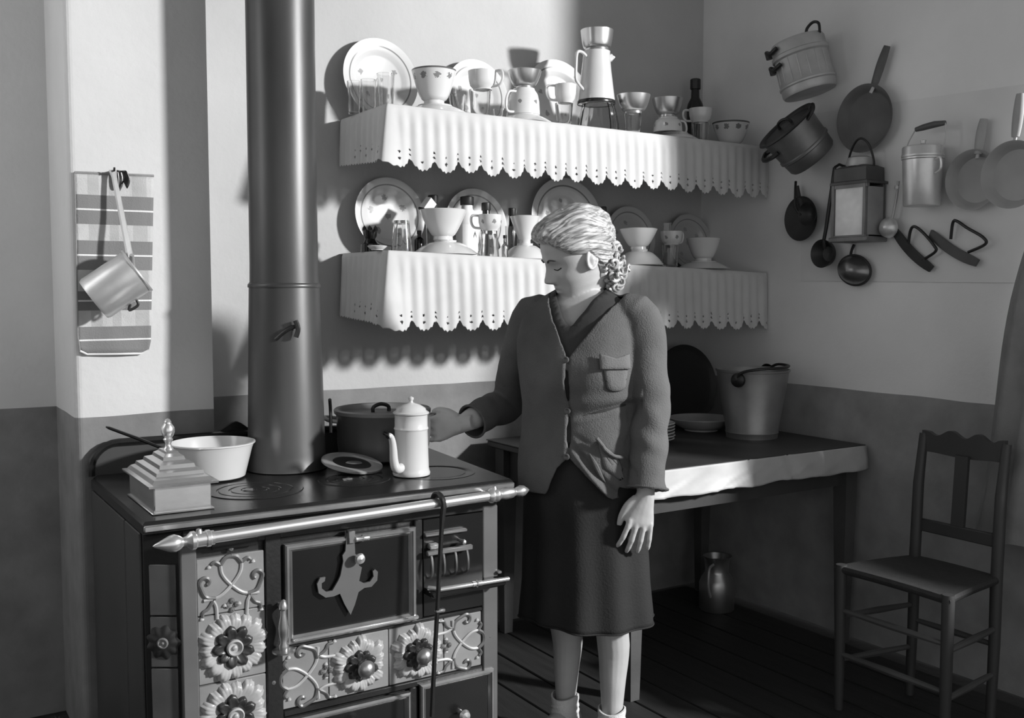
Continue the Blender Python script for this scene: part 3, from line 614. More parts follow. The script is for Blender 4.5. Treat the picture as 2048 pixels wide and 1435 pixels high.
# labelled bottle
px = (1.8475, 3.24, 1.4372, 0.1946, 0.0363); lm = mat('printed_label', .86, .8, 0, .05, 9)
nt, p_, s_ = basein(lm); oc, X_, Y_, Z_ = objxyz(nt)
H = px[3]; mixin(lm, mth(nt, 'MULTIPLY', band(nt, X_, -.010, .004), band(nt, mth(nt, 'ADD', Z_, mth(nt, 'MULTIPLY', mth(nt, 'ABSOLUTE', mth(nt, 'ADD', X_, .003)), 2.4)), H*.44, H*.50)), .05)
bottle('broad bottle with a bright white label, in front of a plate', *px[:3], px[4]*1.15, px[3]*1.14, 'label', neck=.25, lab=lm, capr=.5, rz=.3)
g = (1.8325, 3.06, 1.4378, 0.088, 0.0348); tumbler('upturned ribbed glass carrying a sprigged cup, mid lower shelf', *g[:3], g[4]*1.05, g[3], True, 12, rb=.78)
c = (1.8367, 3.06, 1.4376, 0.1435, 0.0417); cup('sprigged white cup on an upturned ribbed glass, mid lower shelf', c[0], c[1], g[2]+g[3]+.001, c[4], c[3]-g[3], 2.6, motif=True)
px = (1.9158, 3.22, 1.4349, 0.2039, 0.0182); bottle('dark capped bottle standing behind the sprigged cup', *px[:3], .02, px[3], neck=.3, capr=.7)
px = (2.0529, 3.26, 1.4302, 0.197, 0.0187); bottle('dark bottle left of the large plate behind the head', *px[:3], .02, px[3], neck=.35, capr=.6)
px = (1.9352, 3.12, 1.4342, 0.0831, 0.0125); bottle('tiny clear glass stoppered vial at the foot of the flared bowl', *px[:3], .012, px[3], 'glass', neck=.4, capr=.5, name='glass_vial')
px = (2.019, 3.22, 1.4313, 0.1257, 0.0185); tumbler('narrow cut glass left of the flared bowl, lower shelf', *px[:3], px[4], px[3], False, 6)
x, y, z, h, r = (2.0268, 3.13, 1.4311, 0.156, 0.0545)
bowl('soup_bowl', 'upturned bowl half hidden by the face of the woman', x, y, z+.003, .084, .054, foot=.35, flip=True, group='upturned bowls on the lower shelf')
bowl('bowl', 'flared footed bowl touching the forehead outline of the woman', x, y, z+.059, r, h-.059, foot=.38, group='plain footed bowls', flare=1.1)
px = (2.4976, 3.28, 1.4148, 0.2379, 0.014); bottle('slim dark bottle just right of the hair of the woman', *px[:3], .017, px[3], neck=.4, capr=.6)
x, y, z, h, r = (2.5145, 3.08, 1.4142, 0.14, 0.0731)
bowl('soup_bowl', 'upturned bowl under a plain bowl, right above the shoulder of the woman', x+.005, y, z+.0032, .094, .058, foot=.35, flip=True, group='upturned bowls on the lower shelf')
bowl('bowl', 'plain footed bowl on an upturned bowl, right of the curls', x, y, z+.063, r, h-.063, foot=.42, group='plain footed bowls', flare=.85)
g = (2.6939, 3.1, 1.4081, 0.0897, 0.0356); tumbler('dim glass under the last cup of the lower shelf', *g[:3], g[4], g[3])
c = (2.6983, 3.1, 1.4079, 0.1431, 0.0435); cup('sprigged cup with handle to the right on a dim glass', c[0], c[1], g[2]+g[3]+.001, c[4], c[3]-g[3], .1, motif=True)
q = (2.672, 3.1, 1.4088, 0.1767, 0.0197); tumbler('tiny glass standing inside the sprigged cup', q[0]+.004, q[1], c[2]+g[3]+.008, .016, q[3]-g[3]-.008)
x, y, z, h, r = (2.85, 3.08, 1.4027, 0.1238, 0.0684)
bowl('saucer', 'upturned saucer under the last bowl of the lower shelf', x, y, z+.0036, .106, .028, foot=.5, flip=True, group='upturned saucers on the shelves', flare=1, cat='saucer')
bowl('bowl', 'dim bowl with stepped foot, last bowl of the lower shelf', x, y, z+.0335, r, h-.033, foot=.5, group='plain footed bowls', flare=.85)
px = (3.2016, 3.2, 1.3905, 0.0876, 0.0431); bowl('metal_bowl', 'dark metal dish at the far right end of the lower shelf', *px[:3], px[4], .05, 'darkpan', .6)

# ---------------------------------------------------------------- towel and saucepan on the chimney breast
TY = YC-.004; tw = [(0.4929, 3.056, 1.6472), (0.7044, 3.056, 1.6497), (0.6839, 3.056, 1.1404), (0.488, 3.056, 1.1443)]
TW = thing('kitchen_towel', 'striped check towel hanging flat on the chimney breast', 'towel', tw[0])
tm = mat('towel_cloth', .52, .95, 0, .08, 30, .35, 240); nt, p_, s_ = basein(tm); oc, X_, Y_, Z_ = objxyz(nt)
def bands(s, L):
    tot = None
    for a, b_ in L: q = band(nt, s, a, b_); tot = q if tot is None else mth(nt, 'ADD', tot, q)
    return tot
zz = [-0.0595, -0.1409, -0.186, -0.2678, -0.3272, -0.3811, -0.4265, -0.5019]
mixin(tm, bands(Z_, [(zz[1], zz[0]), (zz[3], zz[2]), (zz[5], zz[4]), (zz[7], zz[6])]), .20)
mixin(tm, mth(nt, 'MULTIPLY', bands(X_, [(.032, .062), (.088, .112), (.150, .19)]), .30), .22)
mixin(tm, bands(Z_, [((a+b_)/2-.002, (a+b_)/2+.0025) for a, b_ in ((zz[0], zz[1]), (zz[2], zz[3]), (zz[4], zz[5]), (zz[6], zz[7]))]), .75)
b = B(); o0 = V(tw[0]); a0, a1, a2_, a3 = [V(p)-o0 for p in tw]; rows = []
for i in range(31):
    t = i/30; L_ = a0.lerp(a3, t); R_ = a1.lerp(a2_, t); row = []
    for j in range(25):
        u = j/24; p = L_.lerp(R_, u); cr = max(0, t-.93)/.07*max(0, abs(u-.5)*2-.75)/.25
        row.append(p+V((-.005*cr*(1 if u > .5 else -1), -.004-.005*(.5+.5*math.sin(u*9+t*3))-.004*t-.003*NZ.noise(V((u*4, t*6, 1))), .010*cr)))
    rows.append(row)
b.grid(rows); o = b.build('cloth', tm, TW); so = o.modifiers.new('thickness', 'SOLIDIFY'); so.thickness = .002
b = B(); b.tube([r_[0]+V((0, -.001, 0)) for r_ in rows][::3], .0022, 6); b.build('side_hem', 'coat', TW)
b = B(); b.tube([p+V((0, -.001, 0)) for p in rows[0]], .004, 6); b.build('top_hem', 'coat', TW)
b = B(); b.tube([p+V((0, -.001, 0)) for p in rows[-1]], .0028, 6); b.build('bottom_hem', 'label', TW)
hk = (0.5897, 3.04, 1.6542)
H_ = thing('wall_hook', 'small nail with dark cloth scrap at the top of the towel', 'hook', hk)
B().tube([(0, .03, .002), (0, -.03, .0), (0, -.034, .008)], .0028, 6).build('nail', 'iron', H_)
b = B(); rows = []
for i in range(9):
    t = i/8; rows.append([V((.006+.030*u+.010*math.sin(3*t)*u, -.006-.004*math.sin(u*8), -.052*t*(.55+.45*abs(math.sin(u*4.4)))+.004)) for u in [k/10 for k in range(11)]])
b.grid(rows); o = b.build('cloth_scrap', 'darkenamel', H_); so = o.modifiers.new('thickness', 'SOLIDIFY'); so.thickness = .002
# saucepan: axis lies in the wall plane, mouth to the upper right, handle up to the nail
pc = (0.5763, 2.965, 1.3368); SPN = thing('saucepan', 'small metal saucepan hanging by its handle over the striped towel', 'pan', pc)
ax = V((57, 0, -66)).normalized(); axm = V((.80, -.185, .58)).normalized()      # cylinder axis towards the mouth
mq = axm.to_track_quat('Z', 'Y').to_matrix().to_4x4(); rr_ = .064; hh_ = .140
b = B(); b.m = mq; b.lathe([(.0005, -hh_/2), (rr_*.94, -hh_/2), (rr_, -hh_/2+.008), (rr_, hh_/2-.006), (rr_+.004, hh_/2-.002), (rr_+.003, hh_/2+.002), (rr_-.003, hh_/2), (rr_-.003, -hh_/2+.010), (.0005, -hh_/2+.006)], 48); b.build('body', 'alu', SPN)
top = V(hk)-V(pc)+V((.0, -.012, .004)); bot = (0.04356999514101867, 0.0050000000000003375, 0.06654728982186842)
bot = V(bot); dr = (top-bot); L_ = dr.length; sd = V((0, 1, 0)).cross(dr).normalized()
b = B(); rows = []
for i in range(13):
    t = i/12; w_ = .0095*(1-.25*t)+.004*(t > .97); c_ = bot+dr*t
    rows.append([c_-sd*w_+V((0, .002, 0)), c_-sd*w_*.6+V((0, -.004, 0)), c_+sd*w_*.6+V((0, -.004, 0)), c_+sd*w_+V((0, .002, 0)), c_+sd*w_*.4+V((0, .003, 0)), c_-sd*w_*.4+V((0, .003, 0))])
b.grid(rows, True, False, True, True); b.build('handle', 'alu', SPN)
b = B(); b.tube([bot+dr*.04, bot-dr*.06+V((0, .0, 0)), V(axm)*hh_*.35+V((0, -.02, rr_*.85))], [.007, .008, .006], 8); b.build('handle_socket', 'tin', SPN)
lp_ = -axm*hh_*.15+V((0, 0, 0)); dn = (V((0, 0, -1))-axm*(-axm.z)).normalized()
b = B(); b.tube(catmull([dn*rr_+axm*.0, dn*(rr_+.012)-axm*.012, dn*(rr_+.014)+axm*.014, dn*rr_+axm*.02], 5), .004, 6); b.build('lip_loop', 'darkpan', SPN)

# ---------------------------------------------------------------- things on the range
bx = thing('water_tank_lid', 'brass box with stepped pyramid lid and finial, front left on the range', 'box', (.6125, 2.567, .8005))
hx, hy = .0665, .133
B().box(-hx, hx, -hy, hy, 0, .064, .002).build('box_wall', 'brass', bx)
B().box(-hx-.006, hx+.006, -hy-.006, hy+.006, 0, .004, .0015).build('foot_rim', 'brass', bx)
rows = []
for ov, zz in ((-.004, .060), (.014, .064), (.015, .069), (.004, .071), (-.002, .079), (-.010, .084), (-.012, .092), (-.024, .097), (-.026, .106), (-.040, .112), (-.042, .120), (-.050, .126), (-.052, .131)):
    kx = hx+ov; ky = hy+ov*1.9 if ov < 0 else hy+ov
    rows.append([(-kx, -ky, zz), (kx, -ky, zz), (kx, ky, zz), (-kx, ky, zz)])
B().grid(rows, True, False, True, True).build('pyramid_lid', 'brass', bx, 15)
B().lathe([(.013, .128), (.012, .134), (.008, .138), (.007, .146), (.010, .152), (.012, .156), (.009, .160), (.013, .166), (.0165, .176), (.0155, .186), (.010, .194), (.0085, .197), (.009, .200), (.005, .206), (.0004, .208)], 24).build('finial', 'nickel', bx)
# white saucepan with long handle
sc = thing('saucepan', 'pale enamel saucepan with long handle, on the range before the stove pipe', 'pan', (.795, 2.830, .8028))
B().lathe([(.0005, 0), (.082, 0), (.088, .004), (.108, .082), (.113, .094), (.117, .096), (.117, .099), (.112, .100), (.106, .090), (.086, .008), (.0005, .006)], 56).build('body', 'enamel', sc)
hd_ = V((0.5348873172488677, 2.93, 0.9512318221970724))-V((.795, 2.830, .8028)); st_ = V((hd_.x, hd_.y, 0)).normalized()*.112+V((0, 0, .082))
B().tube([st_, st_.lerp(hd_, .12)+V((0, 0, -.006)), st_.lerp(hd_, .5)+V((0, 0, -.002)), st_.lerp(hd_, .95), hd_], [.008, .007, .0085, .008, .004], 10, flat=.55).build('handle', 'darkenamel', sc)
B().lathe([(.0005, .052), (.099, .052)], 40).build('milk', 'enamel', sc)
# coffee pot
cp = thing('coffee_pot', 'bright enamel coffee pot with swan spout and domed lid on the range', 'coffee pot', (1.283, 2.572, .8028))
B().lathe([(.0005, .001), (.050, .001), (.052, 0), (.0535, .006), (.051, .012), (.0495, .02), (.0465, .125), (.0475, .128), (.0490, .131), (.0475, .135), (.0465, .137), (.0465, .172), (.0475, .174), (.0005, .174)], 48).build('body', 'enamel', cp)
B().lathe([(.048, .171), (.051, .174), (.051, .177), (.044, .181), (.040, .189), (.026, .198), (.010, .203), (.006, .205), (.005, .209), (.008, .214), (.0075, .219), (.0004, .222)], 40).build('lid', 'enamel', cp)
sdir = V((-.80, -.38, 0)).normalized()
spts = [sdir*a+V((0, 0, b_)) for a, b_ in ((.040, .028), (.060, .024), (.072, .032), (.078, .052), (.080, .078), (.083, .100), (.089, .116), (.097, .122), (.103, .119))]
B().tube(catmull(spts, 4), [.0062+.0105*(1-(k/32)**.75)**.9*(1-.25*max(0, 1-k/7)) for k in range(33)], 14).build('spout', 'enamel', cp)
B().tube([sdir*.097+V((0, 0, .1235)), sdir*.105+V((0, 0, .119))], [.0066, .0066], 10).build('spout_tip', 'cap', cp)
hdir = V((.86, .5, 0)).normalized(); B().tube(catmull([hdir*a+V((0, 0, b_)) for a, b_ in ((.046, .160), (.075, .165), (.092, .14), (.088, .09), (.068, .05), (.049, .04))], 5), .006, 8).build('handle', 'enamel', cp)
# big cooking pot
bp = thing('cooking_pot', 'large dark two-handled pot with flat lid behind the coffee pot', 'pot', (1.345, 2.895, .8028))
B().lathe([(.0005, 0), (.128, 0), (.136, .006), (.141, .05), (.143, .132), (.147, .138), (.147, .143), (.141, .145), (.139, .135), (.134, .012), (.0005, .008)], 56).build('body', mat('dark_pot', .19, .34, .4, .25, 6), bp)
ld = B().lathe([(.150, .140), (.151, .150), (.146, .154), (.138, .152), (.132, .140), (.128, .137), (.06, .139), (.0005, .141)], 56).build('lid', mat('pot_lid', .28, .45, .3, .25, 7), bp)
B().tube(catmull([(-.028, .01, .140), (-.026, .01, .156), (0, .012, .164), (.026, .014, .156), (.028, .014, .140)], 5), .006, 8).build('lid_handle', 'iron', ld)
for a in (2.75, -.25):
    c_, s_ = math.cos(a), math.sin(a); q = lambda r_, t_, z_: (r_*c_-t_*s_, r_*s_+t_*c_, z_)
    B().tube(catmull([q(.140, -.04, .118), q(.165, -.036, .122), q(.180, 0, .126), q(.165, .036, .122), q(.140, .04, .118)], 5), .0065, 8).build('side_handle', 'tin', bp)
B().tube(catmull([(.0-.06, -.138, .095), (-.05, -.158, .088), (-.02, -.163, .080), (.01, -.160, .078), (.025, -.142, .076)], 5), .0055, 8).build('front_loop', 'iron', bp)
# loose stove ring lying tilted on the plate
rg = thing('stove_ring', 'loose cast iron ring lid lying tilted before the cooking pot', 'stove ring', (1.165, 2.718, .8248), (R(11), R(5), 0))
B().lathe([(.0885, -.003), (.0885, .002), (.085, .0035), (.060, .0035), (.056, .001), (.056, -.003), (.0885, -.003)], 56).build('outer_ring', mat('worn_ring_iron', .34, .45, .25, .2, 14), rg)
B().lathe([(.0555, -.003), (.0545, .000), (.036, .000), (.020, -.001), (.0005, -.001)], 44).build('inner_plate', 'iron', rg)
b = B().at(.006, .0, .0); b.lathe([(.026, 0), (.022, .003), (.0005, .004)], 24, sy=.45); b.build('centre_knob', 'steel', rg)
# pointed guard ornament behind the saucepan
b = B(); b.prism([(.93-.075, .885), (.93-.05, .902), (.93-.012, .923), (.93, .926), (.93+.012, .921), (.93+.06, .885)], 3.042, 3.056); sp(b, 'guard_crest', 'iron', smooth=0)

# ---------------------------------------------------------------- hanging things on the right wall
WM = MX(((0, 0, -1, 0), (-1, 0, 0, 0), (0, 1, 0, 0), (0, 0, 0, 1)))
def wthing(name, label, cat, loc, group=None, roll=0, tip=0): return thing(name, label, cat, loc, WM @ RZ(roll) @ RX(tip), group)
# paper sheet behind the pans
sh = B(); q = [(0.0012, -0.0485), (1.0108, -0.084), (1.0345, -0.7096), (0.0103, -0.6979)]
sh.add([(u, v, d) for d in (0, .0025) for u, v in q], [(0, 1, 2, 3), (7, 6, 5, 4), (0, 4, 5, 1), (1, 5, 6, 2), (2, 6, 7, 3), (3, 7, 4, 0)])
o = sh.build('wall_sheet', mat('wall_sheet_paper', .71, .85, 0, .08, 3, .15, 30), smooth=0); o.location = (3.1285, 2.8288, 2.054); o.rotation_euler = WM.to_euler()
tag(o, 'plain pale sheet tacked to the right wall behind the hanging pans', 'wall covering')
def nail(u, v, par, d0, d1=.006):
    B().tube([(u, v, -d0), (u, v, d1)], .003, 6).build('nail', 'iron', par)
# lidded milk boiler
t = wthing('milk_boiler', 'ribbed metal boiler with clamped lid, topmost on the right wall', 'pot', (3.02, 2.7292, 2.1608), None, R(12), R(9))
r = .101; cy = RX(-pi/2)
b = B().at(0, 0, 0, rot=cy); b.lathe([(.0005, -.102), (r*.95, -.102), (r, -.094), (r, -.072), (r*1.045, -.068), (r*1.05, -.062), (r, -.056), (r*.985, .036)], 48); b.build('body', 'tin', t)
b = B().at(0, 0, 0, rot=cy); b.lathe([(r*.985, .036), (r*1.05, .042), (r*1.05, .054), (r*1.0, .058), (r*1.0, .092), (r*.95, .102), (.0005, .104)], 48); b.build('lid', 'tin', t)
b = B()
for k in range(10):
    a = pi*k/9*1.0; b.tube([(r*1.0*math.cos(a), -.052, r*1.0*math.sin(a)), (r*.99*math.cos(a), .034, r*.99*math.sin(a))], .0022, 6)
tag(b.build('seam_ribs', 'tin', t), kind='stuff')
for yy in (.078, .016):
    c = B(); c.tube(catmull([(-r*.95, yy+.004, .02), (-r*.98, yy+.016, .05), (-r*.80, yy+.012, .085), (-r*.55, yy-.004, .102), (-r*.25, yy+.0, .108), (-r*.12, yy+.004, .106)], 5), .0085, 8); c.build('clamp_lever', 'iron', t)
    c = B().at(-r*.88, yy+.004, .062, rot=RX(pi/2)); c.lathe([(.0005, -.014), (.016, -.012), (.016, .012), (.0005, .014)], 14); c.build('clamp_hinge', 'iron', t)
B().tube(catmull([(.045, .098, 0), (.05, .128, -.01), (.075, .142, -.02), (.098, .128, -.02), (.100, .092, -.01)], 6), .0055, 8).build('hanging_loop', 'iron', t)
# casserole with its lid tipped towards us
t = wthing('casserole', 'metal casserole hanging with tilted mouth under the milk boiler', 'pot', (3.0, 2.7261, 1.8809), None, R(19), R(40))
r = .112
b = B().at(0, 0, 0, rot=cy); b.lathe([(.0005, -.085), (r*.80, -.085), (r*.86, -.076), (r*.89, -.036), (r*.94, -.032), (r*.94, -.024), (r*.90, -.020), (r*.95, .070), (r*1.0, .072), (r*.96, .074), (r*.86, -.07), (.0005, -.074)], 48); b.build('body', mat('casserole_metal', .22, .45, .75, .25, 10), t)
b = B().at(0, 0, 0, rot=cy); b.lathe([(r*1.06, .074), (r*1.10, .078), (r*1.06, .084), (r*.96, .082), (r*.90, .074), (.0005, .078)], 48); ld = b.build('lid', 'darkpan', t)
b = B(); b.tube(catmull([(-.03, .078, .0), (-.026, .098, 0), (0, .106, 0), (.026, .098, 0), (.03, .078, 0)], 4), .0055, 8); b.build('lid_handle', 'iron', ld)
B().tube(catmull([(-r*.88, .035, .03), (-r*1.1, .036, .04), (-r*1.0, .03, .085), (-r*.5, .03, .11), (-r*.2, .032, .106)], 5), .009, 8).build('side_handle', 'iron', t)
B().tube(catmull([(r*.8, .06, -.03), (r*1.05, .085, -.04), (r*1.15, .075, -.01), (r*.9, .06, .02)], 5), .007, 8).build('side_handle', 'iron', t)
# frying pans
def frypan(label, loc, r, hpts, m, mh, depth=.032, sq=1.):
    t = wthing('frying_pan', label, 'pan', loc, 'frying pans on the right wall')
    B().lathe([(.0005, .004), (r*.76, .004), (r*.80, .008), (r, depth), (r*1.01, depth+.002), (r*.985, depth+.001), (r*.78, .003), (.0005, .0)], 48).build('bowl', m, t)
    p = catmull([(u, v, z_) for u, v, z_ in hpts], 5); n = len(p)
    B().tube(p[:max(3, n//3)], [.007]*max(3, n//3), 8, flat=.6).build('shank', 'tin', t)
    B().tube(p[n//3-1:], [.013+.005*math.sin(pi*k/(n-n//3)) for k in range(n-n//3+1)], 10, flat=.6).build('handle', mh, t)
    return t
hp = [(0.0192, 0.0884), (0.0314, 0.1167), (0.055, 0.1869), (0.0765, 0.2459)]
frypan('dark frying pan with upright wooden handle on the right wall', (3.118, 2.4978, 1.9437), .122, [(*hp[0], .025), (*hp[1], .02), (*hp[2], .016), (*hp[3], .012)], mat('frying_pan_iron', .13, .6, .2, .3, 7), 'grip')
hp = [(0.0102, 0.0674), (0.0112, 0.0884), (0.0163, 0.1477), (0.0217, 0.1954)]
pale = mat('hazed_pan_grey', .36, .6, .2, .15, 6)  # light grey takes in the haze over this end of the wall
frypan('pale frying pan right of the tall can, handle straight up', (3.118, 2.0595, 1.6845), .098, [(*hp[0], .025), (*hp[1], .02), (*hp[2], .016), (*hp[3], .012)], pale, pale)
frypan('pale frying pan cut by the right edge of the picture', (3.075, 1.8942, 1.6831), .105, [(.0, .10, .025), (.0, .125, .02), (.004, .19, .016), (.006, .25, .012)], pale, pale)
# skimmer and small ladle below the casserole
L_ = [(-0.0262, 0.1282), (-0.0148, 0.0826), (0.0014, 0.0426), (0.0, 0.0)]
t = wthing('skimmer', 'dark round skimmer hanging below the casserole', 'skimmer', (3.1, 2.7966, 1.5992))
B().tube([(*p, .0) for p in L_[:3]]+[(L_[2][0], L_[2][1]-.015, .002)], [.010, .011, .013, .012], 8, flat=.5).build('handle', 'darkpan', t)
B().at(0, 0, 0, scale=(1, 1.05, 1)).lathe([(.082, .004), (.083, .006), (.06, -.006), (.0005, -.012), (.0005, -.009), (.06, -.003), (.082, .004)], 36).build('disc', 'darkpan', t)
t = wthing('ladle', 'small dark scoop hooked in front of the round skimmer', 'ladle', (3.07, 2.7227, 1.6111), None, R(20))
B().lathe([(.0005, -.006), (.028, .0), (.043, .018), (.045, .022), (.041, .019), (.027, .003), (.0005, -.003)], 28).build('bowl', 'iron', t)
B().tube(catmull([(-.036, .01, .015), (-.046, .05, .02), (-.034, .11, .012), (-.03, .15, .0)], 5), .005, 8).build('handle', 'iron', t)
# long ladle
L_ = [(0.0482, 0.3192), (0.0343, 0.2275), (0.0141, 0.0976), (0.0035, 0.0472)]
t = wthing('ladle', 'long handled dark ladle left of the tin lantern', 'ladle', (3.085, 2.6662, 1.459))
B().tube([(*p, .01) for p in L_]+[(0, .02, .0)], [.008, .0085, .0085, .008, .008], 8, flat=.6).build('handle', 'iron', t)
B().tube([(L_[0][0], L_[0][1], .01), (L_[0][0]+.004, L_[0][1]+.012, -.01), (L_[0][0]+.004, L_[0][1]+.006, -.04)], .005, 8).build('hook', 'iron', t)
B().lathe([(.0005, -.034), (.03, -.028), (.048, -.008), (.053, .014), (.054, .016), (.049, .012), (.028, -.022), (.0005, -.028)], 36).build('bowl', 'darkpan', t)
# shiny strainer bowls next to it
t = wthing('strainer', 'shiny dark strainer bowl beside the long ladle, under the lantern', 'strainer', (3.1, 2.5412, 1.3947), None, R(-12))
B().at(0, 0, 0, scale=(1.25, .92, 1)).lathe([(.0005, .044), (.02, .041), (.042, .026), (.056, .002), (.059, -.006), (.055, -.004), (.04, .02), (.0005, .038)], 36).build('bowl', mat('strainer_metal', .20, .3, .8, .3, 16), t)
B().tube([(.073*math.cos(a), .054*math.sin(a), -.005) for a in [2*pi*k/32 for k in range(32)]], .005, 8, True).build('rim', 'darkpan', t)
B().tube(catmull([(-.03, .046, -.005), (-.035, .07, -.012), (-.036, .09, -.02)], 4), .005, 8).build('handle', 'iron', t)
# tin lantern
t = wthing('lantern', 'square tin lantern with wire bail and pale front pane', 'lantern', (3.07, 2.4995, 1.4996))
def wz(px, py): return px
u0, u1 = -.078, .078
B().box(u0-.008, u1+.008, -.004, .014, -.055, .062, .003).build('base', 'lanterntin', t)
fr = B()
for u in (u0, u1-.016):
    for w_ in (-.05, .046): fr.box(u, u+.012, .012, .205, w_, w_+.012, .001)
fr.box(u0, u1, .19, .205, .040, .056).box(u0, u1, .012, .02, .04, .056); fr.box(u0, u1, .012, .2, -.05, -.046)
fr.build('frame', 'lanterntin', t)
B().box(u0+.014, u1-.014, .02, .192, .0475, .0505).build('front_pane', mat('dusty_pane', .80, .45, 0, .22, 11), t)
B().box(u1-.006, u1-.003, .02, .192, -.04, .045).build('side_pane', 'lanternside', t); B().box(u0+.003, u0+.006, .02, .192, -.04, .045).build('side_pane', 'lanternside', t)
rows = []
for k_, zz in ((1.06, .203), (1.06, .212), (.92, .216), (.90, .262), (.62, .272)):
    rows.append([(u0*k_, zz, -.052*k_), (u1*k_, zz, -.052*k_), (u1*k_, zz, .058*k_), (u0*k_, zz, .058*k_)])
B().grid(rows, True, False, True, True).build('hood', 'lanternhood', t, 15)
B().at(0, .27, 0, rot=RX(-pi/2)).lathe([(.046, .0), (.048, .006), (.044, .03), (.030, .036), (.0005, .038)], 24).build('chimney_cap', 'tin', t)
B().tube(catmull([(-.058, .215, .0), (-.05, .30, .0), (-.018, .350, .012), (.015, .368, .016), (.048, .342, .012), (.062, .28, .0), (.06, .215, .0)], 5), .004, 8).build('wire_bail', 'iron', t)
# tall aluminium can with wooden grip bail
t = wthing('lidded_can', 'bright tapering lidded can with wooden grip on the right wall', 'can', (3.058, 2.2278, 1.6079))
b = B().at(0, 0, 0, rot=RX(-pi/2)); b.lathe([(.0005, 0), (.058, 0), (.060, .003), (.066, .155), (.069, .158), (.069, .162), (.066, .165)], 48); b.build('body', 'alu', t)
b = B().at(0, 0, 0, rot=RX(-pi/2)); b.lathe([(.068, .163), (.070, .166), (.070, .172), (.068, .176), (.068, .196), (.066, .200), (.058, .203), (.012, .206), (.008, .212), (.010, .222), (.0005, .226)], 48); ld = b.build('lid', 'alu', t)
B().tube(catmull([(.064, .15, .02), (.082, .155, .024), (.088, .14, .024), (.084, .115, .022), (.063, .105, .02)], 4), .004, 8).build('side_handle', 'alu', t)
B().tube([(-.03, .262, 0), (0, .266, 0), (.04, .270, 0), (.082, .270, 0)], [.008, .011, .0115, .008], 10).build('wood_grip', 'grip', t)
B().tube(catmull([(-.068, .165, .0), (-.062, .215, .0), (-.032, .262, 0)], 5), .0025, 6).build('bail_wire', 'tin', t); B().tube(catmull([(.068, .165, .0), (.085, .22, .0), (.082, .27, 0)], 5), .0025, 6).build('bail_wire', 'tin', t)
# scoop with pale ball
t = wthing('ladle', 'thin ladle with bright bowl between the lantern and the choppers', 'ladle', (3.09, 2.3841, 1.5436))
L_ = [(0.0369, 0.1612), (0.0303, 0.104), (0.0158, 0.0345), (0.0041, 0.0051)]
B().tube(catmull([(*p, .0) for p in L_], 3), .0048, 8).build('handle', 'tin', t)
B().lathe([(.0005, .030), (.02, .026), (.034, .010), (.037, -.004), (.033, .006), (.0005, .025)], 28).build('bowl', 'alu', t)
c = B().at(*[a for a in [(0.0334, 0.1388)][0]], .004); c.lathe([(.0005, -.008), (.009, -.004), (.009, .004), (.0005, .008)], 12); c.build('bead', 'alu', t)
# two herb choppers
def chopper(label, bar_, loop, o, m):
    t = wthing('herb_chopper', label, 'chopper', o, 'herb choppers on the right wall')
    a, b_ = V((*bar_[0], 0)), V((*bar_[1], 0)); d = (b_-a).normalized(); s = V((-d.y, d.x, 0)); rows = []
    for k in range(11):
        q = k/10; c_ = a.lerp(b_, q)-s*.010*math.sin(pi*q)*1; wd = .017*(1-.25*(2*q-1)**4)
        rows.append([c_+s*wd+V((0, 0, -.004)), c_+s*wd+V((0, 0, .010)), c_-s*wd+V((0, 0, .004)), c_-s*wd+V((0, 0, -.004))])
    B().grid(rows, True, False, True, True).build('blade', m, t)
    B().tube(catmull([(*p, .004+.010*math.sin(pi*i/(len(loop)-1))) for i, p in enumerate(loop)], 6), .0052, 8).build('wire_handle', 'iron', t)
chopper('left herb chopper with bent wire handle', [(-0.0844, 0.0614), (0.0682, -0.0761)], [(-0.0247, 0.0096), (-0.014, 0.0581), (0.0037, 0.073), (0.0384, 0.0523), (0.0831, 0.0058), (0.0877, -0.0166), (0.0335, -0.0444)], (3.11, 2.2872, 1.4698), 'darkpan')
chopper('right herb chopper with bent wire handle', [(-0.0937, 0.0478), (0.0848, -0.0589)], [(-0.014, 0.0241), (-0.0045, 0.0774), (0.0121, 0.0832), (0.0535, 0.0578), (0.1087, 0.0257), (0.1166, 0.0025), (0.0526, -0.0217)], (3.11, 2.1314, 1.4697), mat('grey_chopper', .10, .5, .4, .2, 9))

# ---------------------------------------------------------------- table by the right wall
tb = thing('table', 'dark kitchen table against the right wall behind the woman', 'table', (2.52, 2.9, 0))
TX0, TX1, TY0, TY1 = -.53, .585, -.42, .44
B().box(TX0, TX1, TY0, TY1, .722, .746, .004).build('tabletop', 'wood', tb)
B().box(TX0+.05, TX1-.04, TY0+.03, TY0+.052, .60, .722).build('apron', 'wood', tb); B().box(TX0+.05, TX0+.07, TY0+.03, TY1-.03, .60, .722).build('apron', 'wood', tb)
for x_, y_ in ((TX0+.055, TY0+.04), (TX1-.05, TY0+.04), (TX0+.055, TY1-.05), (TX1-.05, TY1-.05)):
    B().grid([[(x_+a*k_, y_+c_*k_, z_) for a, c_ in ((-1, -1), (1, -1), (1, 1), (-1, 1))] for z_, k_ in ((0, .018), (.30, .024), (.60, .030), (.722, .030))], True, False, True, True).build('leg', 'wood2', tb, 15)
